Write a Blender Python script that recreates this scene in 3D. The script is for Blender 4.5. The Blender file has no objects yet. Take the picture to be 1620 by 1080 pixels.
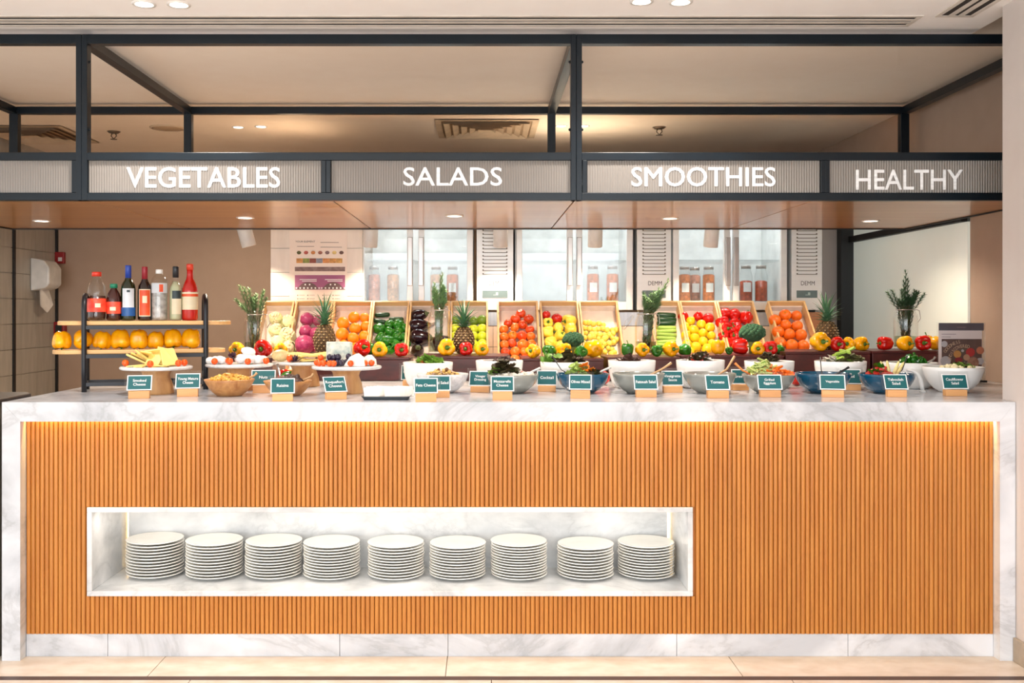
import bpy, bmesh, math, random
from math import sin, cos, pi, radians as R, tan, sqrt, atan2
from mathutils import Vector, Matrix, Euler
rnd = random.Random(7)
S = bpy.context.scene
COL = S.collection

# ------------------------------------------------------------------ camera, sky, daylight, exposure
F, HX, HY, PSI = 1575.0, 764.0, 492.0, 0.0
CAM = Vector((0, -3.851, 1.352))
AX = Vector((sin(PSI), cos(PSI), 0)); RX = Vector((cos(PSI), -sin(PSI), 0)); UP = Vector((0, 0, 1))
cd = bpy.data.cameras.new('camera'); cam = bpy.data.objects.new('camera', cd); COL.objects.link(cam)
cam.location = CAM; cam.rotation_euler = (R(90), 0, -PSI)
cd.sensor_width = 36; cd.lens = 36*F/1620; cd.shift_y = -(540-HY)/1620; cd.shift_x = (810-HX)/1620; cd.clip_start = .05
S.camera = cam
w = bpy.data.worlds.new('sky'); S.world = w; w.use_nodes = True
w.node_tree.nodes['Background'].inputs[0].default_value = (.93, .97, 1, 1)
w.node_tree.nodes['Background'].inputs[1].default_value = 1.5
S.view_settings.view_transform = 'Standard'; S.view_settings.look = 'None'
S.view_settings.gamma = 1; S.view_settings.use_curve_mapping = False
S.view_settings.exposure = 0.30
def light(name, kind, loc, power, col=(1, 1, 1), rot=(0, 0, 0), size=.1, size_y=None, spot=None, blend=.6):
    d = bpy.data.lights.new(name, kind); d.energy = power; d.color = col
    if kind == 'AREA':
        d.size = size
        if size_y: d.shape = 'RECTANGLE'; d.size_y = size_y
        else: d.shape = 'DISK'
    elif kind == 'SPOT':
        d.spot_size = R(spot or 100); d.spot_blend = blend; d.shadow_soft_size = size
    else: d.shadow_soft_size = size
    o = bpy.data.objects.new(name, d); o.location = loc; o.rotation_euler = rot; COL.objects.link(o); return o
# daylight through the glass front of the restaurant, behind the viewer
light('window_daylight', 'AREA', (-.6, -6.6, 1.45), 175, (.93, .97, 1), (R(90), 0, 0), 6.5, 2.2)
# unseen fill lamps added behind the viewer to brighten floor and ceiling
for lx in (-3.6, -1.2, 1.2):
    for ly in (-1.6, -3.2, -4.8): light('unseen_fill_lamp', 'SPOT', (lx, ly, 2.53), 44, (.97, .985, 1), (0, 0, 0), .05, None, 120, .7)

# ------------------------------------------------------------------ helpers
def ray(px, py): return AX + RX*((px-HX)/F) + UP*((HY-py)/F)
def at_y(px, py, y):
    d = ray(px, py); return CAM + d*((y-CAM.y)/d.y)
def at_z(px, py, z):
    d = ray(px, py); return CAM + d*((z-CAM.z)/d.z)
def at_plane(px, py, p0, n):
    d = ray(px, py); return CAM + d*((Vector(p0)-CAM).dot(n)/d.dot(n))
def X(px, y): return at_y(px, HY, y).x
def Z(py, y, px=HX): return at_y(px, py, y).z
def dist(p): return (Vector(p)-CAM).dot(AX)
def lin(c):
    o = []
    for v in c[:3]:
        v /= 255; o.append(v/12.92 if v <= .04045 else ((v+.055)/1.055)**2.4)
    return (*o, 1)

ORD = 'first second third fourth fifth sixth seventh eighth ninth tenth eleventh twelfth thirteenth fourteenth fifteenth'.split()
def tag(o, label=None, cat=None, group=None, kind=None):
    if label: o['label'] = label
    if cat: o['category'] = cat
    if group: o['group'] = group
    if kind: o['kind'] = kind
    return o
def link(name, me, parent=None, loc=(0, 0, 0), rot=(0, 0, 0), scale=(1, 1, 1)):
    o = bpy.data.objects.new(name, me); COL.objects.link(o)
    o.location = loc; o.rotation_euler = rot
    o.scale = (scale,)*3 if isinstance(scale, (int, float)) else scale
    if parent: o.parent = parent
    return o
def thing(name, label, cat, loc=(0, 0, 0), rot=(0, 0, 0), group=None, me=None, scale=(1, 1, 1)):
    return tag(link(name, me, None, loc, rot, scale), label, cat, group)

class MB:
    def __init__(s): s.v = []; s.f = []; s.sm = []; s.mi = []; s.m = 0
    def add(s, vs, fs, smooth=False, M=None):
        b = len(s.v)
        if M is not None: vs = [M @ Vector(p) for p in vs]
        s.v += [tuple(p) for p in vs]
        for f in fs: s.f.append([b+i for i in f]); s.sm.append(smooth); s.mi.append(s.m)
        return s
    def box(s, x0, x1, y0, y1, z0, z1, M=None):
        return s.add([(x0,y0,z0),(x1,y0,z0),(x1,y1,z0),(x0,y1,z0),(x0,y0,z1),(x1,y0,z1),(x1,y1,z1),(x0,y1,z1)],
              [(0,3,2,1),(4,5,6,7),(0,1,5,4),(1,2,6,5),(2,3,7,6),(3,0,4,7)], False, M)
    def cbox(s, cx, cy, cz, sx, sy, sz, M=None):
        return s.box(cx-sx/2, cx+sx/2, cy-sy/2, cy+sy/2, cz-sz/2, cz+sz/2, M)
    def lathe(s, prof, n=20, M=None, smooth=True, fn=None, a0=0, a1=2*pi, caps=True):
        full = abs(a1-a0-2*pi) < 1e-6; k = n if full else n+1
        vs = []
        for (r, z) in prof:
            for i in range(k):
                a = a0+(a1-a0)*i/n
                q = (r, z) if fn is None else fn(r, z, a)
                vs.append((q[0]*cos(a), q[0]*sin(a), q[1]))
        fs = []
        for j in range(len(prof)-1):
            for i in range(n):
                i2 = (i+1) % k
                fs.append((j*k+i, j*k+i2, (j+1)*k+i2, (j+1)*k+i))
        if full and caps and prof[0] != prof[-1] and max(z for r, z in prof)-min(z for r, z in prof) > 1e-6:
            if prof[0][0] > 1e-5: fs.append(tuple(reversed(range(k))))
            if prof[-1][0] > 1e-5: fs.append(tuple((len(prof)-1)*k+i for i in range(k)))
        return s.add(vs, fs, smooth, M)
    def tube(s, pts, r, n=8, M=None, closed=False, smooth=True):
        pts = [Vector(p) for p in pts]; vs = []; N = len(pts); prev = None
        for i, p in enumerate(pts):
            if closed: t = pts[(i+1) % N]-pts[i-1]
            else: t = pts[min(i+1, N-1)]-pts[max(i-1, 0)]
            t.normalize()
            if prev is None:
                u = t.orthogonal().normalized()
            else:
                u = (prev - t*prev.dot(t)).normalized()
            prev = u; v = t.cross(u); rr = r[i] if isinstance(r, (list, tuple)) else r
            for k in range(n):
                a = 2*pi*k/n; vs.append(p+(u*cos(a)+v*sin(a))*rr)
        fs = []
        for i in range(N if closed else N-1):
            j = (i+1) % N
            for k in range(n): fs.append((i*n+k, i*n+(k+1) % n, j*n+(k+1) % n, j*n+k))
        if not closed: fs.append(tuple(reversed(range(n)))); fs.append(tuple((N-1)*n+k for k in range(n)))
        return s.add(vs, fs, smooth, M)
    def ball(s, c, r, n=10, m=7, sq=(1, 1, 1), M=None, fn=None):
        T = Matrix.Translation(c) @ Matrix.Diagonal((*[r*q for q in sq], 1))
        if M is not None: T = M @ T
        prof = [(max(0, sin(pi*i/m)), -cos(pi*i/m)) for i in range(m+1)]
        prof[0] = (1e-6, -1); prof[-1] = (1e-6, 1)
        return s.lathe(prof, n, T, True, fn)
    def extrude(s, poly, z0, z1, M=None, smooth=False):
        n = len(poly)
        vs = [(x, y, z0) for x, y in poly]+[(x, y, z1) for x, y in poly]
        fs = [tuple(reversed(range(n))), tuple(range(n, 2*n))]+[(i, (i+1) % n, n+(i+1) % n, n+i) for i in range(n)]
        return s.add(vs, fs, smooth, M)
    def mesh(s, name, mats, bev=0, seg=2):
        me = bpy.data.meshes.new(name); me.from_pydata(s.v, [], s.f)
        me.polygons.foreach_set('use_smooth', s.sm)
        mats = mats if isinstance(mats, (list, tuple)) else [mats]
        for m in mats: me.materials.append(m)
        if len(mats) > 1: me.polygons.foreach_set('material_index', s.mi)
        bm = bmesh.new(); bm.from_mesh(me)
        if bev:
            ed = [e for e in bm.edges if len(e.link_faces) == 2 and e.calc_face_angle(0) > .6]
            bmesh.ops.bevel(bm, geom=ed, offset=bev, segments=seg, affect='EDGES', profile=.5, clamp_overlap=True)
        bmesh.ops.recalc_face_normals(bm, faces=bm.faces)
        bm.to_mesh(me); bm.free()
        return me
def boxm(name, m, x0, x1, y0, y1, z0, z1, bev=0): return MB().box(x0, x1, y0, y1, z0, z1).mesh(name, m, bev)
def part(name, me, parent, label=None, kind=None, **k): return tag(link(name, me, parent, **k), label, None, None, kind)
def struct(name, me, parent=None, **k):
    o = link(name, me, parent, **k)
    if parent is None: o['kind'] = 'structure'
    return o
def rounded(w, d, r, n=5):
    P = []
    for cx, cy, a in ((w/2-r, d/2-r, 0), (-w/2+r, d/2-r, 90), (-w/2+r, -d/2+r, 180), (w/2-r, -d/2+r, 270)):
        for i in range(n+1):
            t = R(a+90*i/n); P.append((cx+r*cos(t), cy+r*sin(t)))
    return P

# ------------------------------------------------------------------ materials
MATS = {}
def _new(name):
    m = bpy.data.materials.new(name); m.use_nodes = True; nt = m.node_tree; nt.nodes.clear()
    out = nt.nodes.new('ShaderNodeOutputMaterial'); b = nt.nodes.new('ShaderNodeBsdfPrincipled')
    nt.links.new(b.outputs[0], out.inputs[0]); MATS[name] = m
    return m, nt, b, out
def _coord(nt, scale=(1, 1, 1), rot=(0, 0, 0), obj=True):
    tc = nt.nodes.new('ShaderNodeTexCoord'); mp = nt.nodes.new('ShaderNodeMapping')
    mp.inputs['Scale'].default_value = scale; mp.inputs['Rotation'].default_value = rot
    nt.links.new(tc.outputs['Object' if obj else 'Generated'], mp.inputs[0]); return mp.outputs[0]
def _ramp(nt, fac, stops):
    r = nt.nodes.new('ShaderNodeValToRGB'); el = r.color_ramp.elements
    while len(el) < len(stops): el.new(.5)
    for e, (p, c) in zip(el, stops): e.position = p; e.color = c if len(c) == 4 else lin(c)
    nt.links.new(fac, r.inputs[0]); return r.outputs[0]
def _noise(nt, vec, scale, detail=4, rough=.55, dist=0):
    n = nt.nodes.new('ShaderNodeTexNoise'); n.inputs['Scale'].default_value = scale
    n.inputs['Detail'].default_value = detail; n.inputs['Roughness'].default_value = rough; n.inputs['Distortion'].default_value = dist
    if vec is not None: nt.links.new(vec, n.inputs['Vector'])
    return n.outputs['Fac']
def _bump(nt, b, h, strength, dist=.01):
    n = nt.nodes.new('ShaderNodeBump'); n.inputs['Strength'].default_value = strength; n.inputs['Distance'].default_value = dist
    nt.links.new(h, n.inputs['Height']); nt.links.new(n.outputs[0], b.inputs['Normal'])
def mat(name, col, rough=.5, metal=0, var=0, col2=None, nscale=8, stretch=(1, 1, 1), bump=0, sss=0, coat=0, spec=.5):
    """plain procedural material: noise between col and col2, per-object random brightness"""
    if name in MATS: return MATS[name]
    m, nt, b, out = _new(name)
    b.inputs['Roughness'].default_value = rough; b.inputs['Metallic'].default_value = metal
    b.inputs['Coat Weight'].default_value = coat; b.inputs['Specular IOR Level'].default_value = spec
    if sss: b.inputs['Subsurface Weight'].default_value = sss; b.inputs['Subsurface Radius'].default_value = (.02, .012, .008); b.inputs['Subsurface Scale'].default_value = .5
    src = None
    c2 = col2 or tuple(v*.9 for v in col)
    f = _noise(nt, _coord(nt, stretch), nscale, 4)
    src = _ramp(nt, f, [(.33, c2), (.67, col)])
    if bump: _bump(nt, b, f, bump)
    if var:
        oi = nt.nodes.new('ShaderNodeObjectInfo'); hs = nt.nodes.new('ShaderNodeHueSaturation')
        mr = nt.nodes.new('ShaderNodeMapRange'); mr.inputs['To Min'].default_value = 1-var; mr.inputs['To Max'].default_value = 1+var
        nt.links.new(oi.outputs['Random'], mr.inputs[0]); nt.links.new(mr.outputs[0], hs.inputs['Value'])
        nt.links.new(src, hs.inputs['Color']); src = hs.outputs[0]
    nt.links.new(src, b.inputs['Base Color'])
    return m
def marble(name, base=(224, 226, 230), vein=(166, 166, 168), scale=1.6, rough=.16):
    m, nt, b, out = _new(name); b.inputs['Roughness'].default_value = rough
    v = _coord(nt, (1, 1, 1.3), (.3, .4, .5))
    n1 = _noise(nt, v, scale, 8, .62, 1.1)
    s1 = nt.nodes.new('ShaderNodeMath'); s1.operation = 'SUBTRACT'; s1.inputs[1].default_value = .5; nt.links.new(n1, s1.inputs[0])
    a1 = nt.nodes.new('ShaderNodeMath'); a1.operation = 'ABSOLUTE'; nt.links.new(s1.outputs[0], a1.inputs[0])
    c1 = _ramp(nt, a1.outputs[0], [(0, tuple(.45*x+.55*y for x, y in zip(vein, base))), (.025, tuple(.2*x+.8*y for x, y in zip(vein, base))), (.10, base)])
    n2 = _noise(nt, v, scale*1.7, 5, .5, .4)
    c2 = _ramp(nt, n2, [(.35, (205, 207, 210)), (.62, (255, 255, 255))])
    mx = nt.nodes.new('ShaderNodeMix'); mx.data_type = 'RGBA'; mx.blend_type = 'MULTIPLY'; mx.inputs[0].default_value = .75
    nt.links.new(c1, mx.inputs[6]); nt.links.new(c2, mx.inputs[7]); nt.links.new(mx.outputs[2], b.inputs['Base Color'])
    return m
def wood(name, col, dark, axis='z', scale=14, rough=.45, var=.0, coat=0):
    m, nt, b, out = _new(name); b.inputs['Roughness'].default_value = rough; b.inputs['Coat Weight'].default_value = coat
    st = {'z': (1, 1, .06), 'x': (.06, 1, 1), 'y': (1, .06, 1)}[axis]
    oi = nt.nodes.new('ShaderNodeObjectInfo')
    v = _coord(nt, st); ad = nt.nodes.new('ShaderNodeVectorMath'); ad.operation = 'ADD'
    sc = nt.nodes.new('ShaderNodeVectorMath'); sc.operation = 'SCALE'; sc.inputs[0].default_value = (7, 13, 3)
    nt.links.new(oi.outputs['Random'], sc.inputs['Scale']); nt.links.new(v, ad.inputs[0]); nt.links.new(sc.outputs[0], ad.inputs[1])
    f = _noise(nt, ad.outputs[0], scale, 6, .6, .6)
    c = _ramp(nt, f, [(.3, dark), (.62, col)])
    if var:
        hs = nt.nodes.new('ShaderNodeHueSaturation'); mr = nt.nodes.new('ShaderNodeMapRange')
        mr.inputs['To Min'].default_value = 1-var; mr.inputs['To Max'].default_value = 1+var
        nt.links.new(oi.outputs['Random'], mr.inputs[0]); nt.links.new(mr.outputs[0], hs.inputs['Value']); nt.links.new(c, hs.inputs['Color']); c = hs.outputs[0]
    nt.links.new(c, b.inputs['Base Color']); _bump(nt, b, f, .08, .004)
    return m
def clear(name, tint=(250, 252, 252), rough=.03, refl=1.0):
    """thin clear glass: what lies behind shows through, with a Fresnel reflection"""
    m = bpy.data.materials.new(name); m.use_nodes = True; nt = m.node_tree; nt.nodes.clear(); MATS[name] = m
    out = nt.nodes.new('ShaderNodeOutputMaterial'); mx = nt.nodes.new('ShaderNodeMixShader')
    tr = nt.nodes.new('ShaderNodeBsdfTransparent'); tr.inputs[0].default_value = lin(tint)
    gl = nt.nodes.new('ShaderNodeBsdfGlossy'); gl.inputs['Roughness'].default_value = rough
    fr = nt.nodes.new('ShaderNodeLayerWeight'); fr.inputs[0].default_value = .5
    pw = nt.nodes.new('ShaderNodeMath'); pw.operation = 'POWER'; pw.inputs[1].default_value = 3.5; nt.links.new(fr.outputs['Facing'], pw.inputs[0])
    ad = nt.nodes.new('ShaderNodeMath'); ad.operation = 'MULTIPLY_ADD'; ad.inputs[1].default_value = .7; ad.inputs[2].default_value = .045; nt.links.new(pw.outputs[0], ad.inputs[0])
    mm = nt.nodes.new('ShaderNodeMath'); mm.operation = 'MULTIPLY'; mm.inputs[1].default_value = refl; mm.use_clamp = True
    nt.links.new(ad.outputs[0], mm.inputs[0]); nt.links.new(mm.outputs[0], mx.inputs[0])
    nt.links.new(tr.outputs[0], mx.inputs[1]); nt.links.new(gl.outputs[0], mx.inputs[2]); nt.links.new(mx.outputs[0], out.inputs[0])
    return m
def glow(name, col, power):
    m = bpy.data.materials.new(name); m.use_nodes = True; nt = m.node_tree; nt.nodes.clear(); MATS[name] = m
    out = nt.nodes.new('ShaderNodeOutputMaterial'); e = nt.nodes.new('ShaderNodeEmission')
    e.inputs[0].default_value = lin(col); e.inputs[1].default_value = power; nt.links.new(e.outputs[0], out.inputs[0]); return m

MARBLE = marble('carrara_marble'); MARBLE2 = marble('carrara_niche', (238, 238, 237), (196, 196, 196), scale=2.4)
M_PLATE_MARBLE = marble('white_marble_plate', (240, 238, 235), (200, 198, 196), 6, .2)
M_SLAT = wood('oak_slat', (194, 127, 55), (175, 106, 41), 'z', 60, .42, .06)
M_BACK = mat('slat_backing', (182, 112, 47), .7)
M_STEEL = mat('dark_steel', (13, 24, 32), .3, .0, 0, (10, 19, 26), 6, (1, 1, 1), .02, spec=.3)
M_SOFF = wood('soffit_veneer', (178, 124, 64), (160, 104, 48), 'x', 10, .3, .03, .25)
M_WHITE = mat('ceiling_paint', (248, 243, 240), .85, col2=(246, 240, 237))
M_KCEIL = mat('ceiling_paint_warm_lit', (250, 234, 217), .85, col2=(248, 231, 213))  # same white ceiling, with the warm bounce light put into its colour
M_WALL = mat('taupe_wall_paint', (176, 152, 134), .8, col2=(172, 148, 130))
M_RWALL = mat('pale_wall_paint', (206, 196, 190), .75, col2=(203, 192, 186))
M_DARK = mat('black_trim', (18, 18, 20), .5)
M_GREYT = mat('grey_wall_tile', (176, 172, 164), .4, 0, .04, (160, 156, 148), 22, (1, 1, .15))
M_PIERT = mat('pale_wall_tile', (236, 222, 208), .4, 0, .03, (226, 210, 196), 22, (1, 1, .15))
M_GROUT = mat('tile_grout', (190, 180, 168), .9)
M_FLOOR = mat('travertine_tile', (214, 203, 190), .35, 0, .03, (198, 182, 164), 9, (1, 1.6, 1))
M_FSTRIP = mat('brown_metal_strip', (72, 52, 44), .4)
M_ALU = mat('brushed_white_steel', (232, 232, 230), .3, .1, 0, (226, 226, 224), 30, (.05, 1, 1))
M_HAND = mat('steel_handle', (190, 182, 176), .3, .7)
M_GLASS = clear('clear_glass', (253, 254, 254)); M_PANE = clear('fridge_pane', (250, 252, 252), .02, .8); M_ACRYL = clear('acrylic', (253, 254, 254), .08, 1.0)
M_CER = mat('white_ceramic', (240, 240, 238), .22, col2=(236, 236, 234)); M_PLATE = mat('cream_plate', (249, 246, 238), .25, col2=(247, 243, 234))
M_BLUE = mat('blue_enamel', (4, 80, 110), .16, col2=(3, 68, 98), coat=.5)
M_GREY = mat('grey_glazed', (158, 160, 152), .2, .2, 0, (148, 151, 145), 5, coat=.4)
M_SPECK = marble('marbled_bowl', (238, 236, 234), (206, 196, 200), 14, .25)
M_BOWLW = wood('olive_wood', (206, 150, 92), (160, 98, 50), 'x', 22, .45, .05)
M_TRUNK = wood('trunk_wood', (222, 172, 114), (166, 100, 52), 'z', 8, .5, .06)
M_BOARD = wood('beech_board', (226, 180, 120), (204, 152, 94), 'x', 16, .5)
M_BLOCK = wood('card_block', (230, 172, 112), (214, 150, 92), 'x', 20, .5, .05)
M_CRATE = wood('crate_wood', (226, 186, 130), (206, 160, 104), 'x', 14, .55, .05)
M_LINER = mat('crate_paper', (232, 216, 204), .8)
M_MAROON = mat('maroon_box', (86, 26, 24), .35, 0, .08, (58, 16, 16), 10, (1, 1, 2))
M_TEAL = mat('teal_card', (10, 94, 98), .5, col2=(8, 88, 92)); M_CARDW = mat('card_white', (246, 246, 244), .6)
M_INK = mat('dark_ink', (60, 56, 58), .7); M_LETTER = mat('white_vinyl', (250, 250, 250), .5)
M_TRAY = mat('slate_tray', (44, 52, 58), .5)
M_STEM = mat('pepper_stem', (86, 128, 44), .5, col2=(66, 108, 34))
M_YEL = mat('yellow_pepper', (248, 182, 6), .22, 0, .05, (240, 160, 2), 3, sss=.1); M_RED = mat('red_pepper', (214, 26, 14), .2, 0, .08, (190, 14, 8), 3, sss=.05)
M_GRN = mat('green_pepper', (46, 122, 28), .22, 0, .12, (30, 92, 20), 3); M_PALEY = mat('pale_yellow_pepper', (250, 222, 90), .28, 0, .05, (244, 206, 60), 3, sss=.1)
M_ORNG = mat('orange_peel', (246, 148, 18), .4, 0, .05, (240, 132, 8), 40, bump=.15); M_ORNG2 = mat('deep_orange_peel', (238, 112, 10), .4, 0, .06, (228, 98, 6), 40, bump=.15)
M_LEMON = mat('lemon_peel', (244, 202, 24), .38, 0, .05, (234, 186, 12), 30, bump=.1); M_LIME = mat('lime_peel', (206, 212, 40), .38, 0, .08, (180, 196, 30), 30, bump=.1)
M_LIMEG = mat('green_lime_peel', (112, 140, 30), .4, 0, .1, (92, 122, 24), 30); M_SMALL = mat('pale_lemon', (236, 212, 96), .4, 0, .08, (222, 192, 62), 16)
M_TOM = mat('persimmon_skin', (226, 84, 24), .22, 0, .2, (200, 50, 14), 4); M_REDA = mat('red_apple_skin', (206, 40, 26), .25, 0, .12, (180, 24, 18), 6)
M_CABB = mat('red_cabbage', (128, 18, 64), .4, 0, .12, (176, 66, 110), 26, (1, 1, .3)); M_CAUL = mat('cauliflower_curd', (246, 234, 196), .8, 0, .04, (236, 218, 168), 30, bump=.5)
M_CLEAF = mat('pale_leaf', (230, 228, 178), .6, col2=(212, 214, 150)); M_EGG = mat('eggplant_skin', (38, 18, 26), .16, 0, .1, (26, 12, 18), 4)
M_CUC = mat('cucumber_skin', (28, 70, 30), .35, 0, .12, (20, 54, 22), 20, (1, 1, .1)); M_CEL = mat('celery_green', (172, 200, 92), .45, 0, .1, (150, 184, 72), 20, (1, 1, .1))
M_BROC = mat('broccoli_head', (62, 108, 74), .85, 0, .06, (42, 84, 56), 40, bump=.7); M_CUT = mat('cut_root', (238, 214, 196), .6, col2=(216, 176, 160), nscale=14)
M_ROSE = mat('rosemary_needles', (124, 154, 106), .6, 0, .1, (84, 118, 74), 30); M_ROSED = mat('dark_rosemary_needles', (58, 94, 58), .6, 0, .1, (38, 68, 40), 30)
M_TWIG = mat('twig', (92, 74, 48), .8); M_PINE = mat('pineapple_rind', (104, 78, 40), .6, 0, .06, (66, 50, 28), 34, bump=.4)
M_PINET = mat('pineapple_eye', (222, 196, 140), .6, col2=(190, 160, 100)); M_CROWN = mat('pineapple_crown', (88, 130, 96), .5, 0, .08, (60, 104, 72), 12)
M_CHE = mat('yellow_cheese', (246, 218, 136), .5, 0, .05, (240, 206, 114), 8, sss=.1); M_FETA = mat('white_cheese', (246, 242, 234), .6, 0, .03, (238, 232, 222), 14)
M_BLUEC = mat('blue_cheese', (232, 228, 210), .6, 0, 0, (150, 166, 160), 26); M_MOZ = mat('mozzarella', (248, 246, 242), .4, 0, .02, (240, 238, 234), 8, sss=.2)
M_GRAPE = mat('dark_grape', (48, 40, 62), .3, 0, .12, (34, 26, 46), 6); M_PHYS = mat('orange_cherry_tomato', (240, 98, 20), .25, 0, .08, (228, 74, 12), 5)
M_LET = mat('lettuce', (134, 170, 70), .5, 0, 0, (90, 134, 44), 20); M_DLEAF = mat('dark_lettuce', (84, 54, 40), .5, 0, 0, (56, 66, 34), 16)
M_CARR = mat('carrot_strip', (238, 128, 40), .5, col2=(226, 104, 26)); M_CORN = mat('pasta_bits', (232, 190, 96), .6, col2=(216, 160, 62), nscale=40)
M_NUT = mat('dried_fruit', (70, 40, 34), .5, col2=(48, 26, 24)); M_RBIT = mat('tomato_bits', (206, 52, 34), .4, col2=(180, 34, 24))
M_LETP = mat('pale_lettuce', (176, 196, 108), .5, 0, 0, (134, 166, 70), 20); M_TOM2 = mat('orange_persimmon_skin', (238, 132, 44), .25, 0, .12, (224, 96, 24), 4)
M_WBIT = mat('white_bits', (240, 234, 220), .5); M_LINEN = mat('paper_towel', (244, 242, 238), .9); M_PLAST = mat('white_plastic', (228, 228, 226), .3)
M_FIRE = mat('alarm_red', (150, 16, 18), .35); M_LAMPW = mat('lamp_white', (236, 230, 224), .4)
M_LED = glow('downlight_lens', (255, 244, 226), 9); M_VENTD = mat('vent_slot', (46, 40, 36), .8); M_VENTW = mat('vent_white', (222, 212, 202), .6); M_VENTK = mat('kitchen_vent', (220, 196, 168), .6)
def fluted():
    m, nt, b, out = _new('fluted_glass'); b.inputs['Roughness'].default_value = .18; b.inputs['Base Color'].default_value = lin((158, 151, 144))
    b.inputs['Coat Weight'].default_value = .6
    tr = nt.nodes.new('ShaderNodeBsdfTranslucent'); tr.inputs[0].default_value = lin((190, 182, 174))
    mx = nt.nodes.new('ShaderNodeMixShader'); mx.inputs[0].default_value = .35
    nt.links.new(b.outputs[0], mx.inputs[1]); nt.links.new(tr.outputs[0], mx.inputs[2]); nt.links.new(mx.outputs[0], out.inputs[0]); return m
M_FLUTE = fluted()

# ------------------------------------------------------------------ lettering (flat meshes from text)
CARD_TEXT = ['Smoked\nCheese', 'Young Mature\nCheese', 'Nuts', 'Raisins', 'Roquefort\nCheese', 'Eggplant Salad', 'Feta Cheese', 'Mixed Salad', 'Vinegar\nDressing',
             'Mozzarella\nCheese', 'Cocktail', 'Olives Mixed', 'Fattoush Salad', 'Vinaigrette\nSauce', 'Tomato', 'Greens', 'Grilled\nEggplant', 'Vegetable', 'Salad', 'Tabouleh\nSalad', 'Dressing', 'Cauliflower\nSalad']
ALL_TEXT = ['VEGETABLES', 'SALADS', 'SMOOTHIES', 'HEALTHY', 'YOUR ELEMENT', 'DEMM']+list('GOODNESS')+list('UNDISCOVERED')+CARD_TEXT
TXT = {}
def make_text():
    obs = {}
    for t in dict.fromkeys(ALL_TEXT):
        c = bpy.data.curves.new('lettering', 'FONT'); c.body = t; c.align_x = 'CENTER'; c.align_y = 'CENTER'; c.resolution_u = 3; c.space_line = 1.05
        c.offset = 0 if t.isupper() else .01
        c.extrude = .02 if t in ('VEGETABLES', 'SALADS', 'SMOOTHIES', 'HEALTHY') else 0
        o = bpy.data.objects.new('lettering', c); COL.objects.link(o); obs[t] = o
    bpy.context.view_layer.update(); dg = bpy.context.evaluated_depsgraph_get()
    for t, o in obs.items():
        me = bpy.data.meshes.new_from_object(o.evaluated_get(dg)); me.name = 'lettering'
        xs = [v.co.x for v in me.vertices]; ys = [v.co.y for v in me.vertices]
        cx, cy = (min(xs)+max(xs))/2, (min(ys)+max(ys))/2; W, H = max(xs)-min(xs), max(ys)-min(ys)
        for v in me.vertices: v.co = ((v.co.x-cx)/W, (v.co.y-cy)/H, v.co.z)
        if o.data.extrude:          # heavier strokes for the sign words
            bm = bmesh.new(); bm.from_mesh(me); g = list(bm.verts)+list(bm.edges)+list(bm.faces)
            for i, (dx, dy) in enumerate(((.010, 0), (-.010, 0), (0, .009), (0, -.009))):
                r = bmesh.ops.duplicate(bm, geom=g); vs = [e for e in r['geom'] if isinstance(e, bmesh.types.BMVert)]
                bmesh.ops.translate(bm, verts=vs, vec=(dx/W, dy/H, -.002*(i+1)))
            bm.to_mesh(me); bm.free()
        me.materials.clear(); me.materials.append(M_LETTER); TXT[t] = (me, W/H)
    for o in obs.values():
        c = o.data; bpy.data.objects.remove(o); bpy.data.curves.remove(c)
make_text()
# ------------------------------------------------------------------ the room
CEIL = 2.56; XR = 2.062; XW = 2.546; YB = 3.9; XL = -3.317
struct('floor', boxm('floor', mat('floor_bed', (200, 180, 156), .5), -6, 3, -7, YB, -.06, -.012))
fl = bpy.data.objects['floor']
xs = [-4.05, -2.9, X(245, -.08), X(706, -.08), X(1166, -.08), X(1640, -.08), 3.0]
ys = [(-.165, .30), (-.79, -.20), (-1.39, -.793), (-1.99, -1.393)]
for j, (y0, y1) in enumerate(ys):
    for i in range(len(xs)-1):
        o = (.17 if j % 2 else 0)
        struct('tile', boxm('tile', M_FLOOR, xs[i]+.0015+o, xs[i+1]-.0015+o, y0+.0015, y1-.0015, -.02, 0), fl)
struct('dark_strip', boxm('dark_strip', M_FSTRIP, -4.5, 3, -.2, -.165, -.02, .0005), fl)

ce = struct('ceiling', MB().box(-6, 2.13, -7, .62, CEIL, CEIL+.12).mesh('ceiling', M_WHITE))
struct('kitchen_ceiling', MB().box(-6, 2.7, .62, YB+.1, CEIL, CEIL+.12).mesh('kitchen_ceiling', M_KCEIL), ce)
struct('raised_ceiling', MB().box(2.0, 2.8, -.3, 1.5, CEIL+.4, CEIL+.45).box(2.13, 2.15, -.3, .62, CEIL+.12, CEIL+.4).box(2.0, 2.7, .74, .78, CEIL+.12, CEIL+.4).mesh('raised_ceiling', M_WHITE), ce)
struct('wall_back', boxm('wall_back', M_WALL, -4.0, 2.9, YB, YB+.1, 0, CEIL))
struct('wall_right', boxm('wall_right', M_RWALL, XR, XW+.2, -7, .10, 0, CEIL+.4))
struct('baseboard_right', boxm('baseboard_right', mat('stone_skirting', (176, 160, 140), .4, col2=(150, 136, 118), nscale=12), XR-.014, XR, -7, -.003, 0, .092, .003))
struct('wall_kitchen_right', boxm('wall_kitchen_right', M_WALL, XW, XW+.2, .10, YB, 0, CEIL+.4))
wl = struct('wall_left', boxm('wall_left', M_GROUT, XL-.1, XL-.008, 1.2, YB, 0, CEIL))
for i, y in enumerate((1.2, 1.53, 1.86, 2.19, 2.52, 2.85)):
    for k in range(14): struct('tile', boxm('tile', M_GREYT, XL-.008, XL, y+.002, y+.328, k*.18+.002, k*.18+.178), wl)
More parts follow.
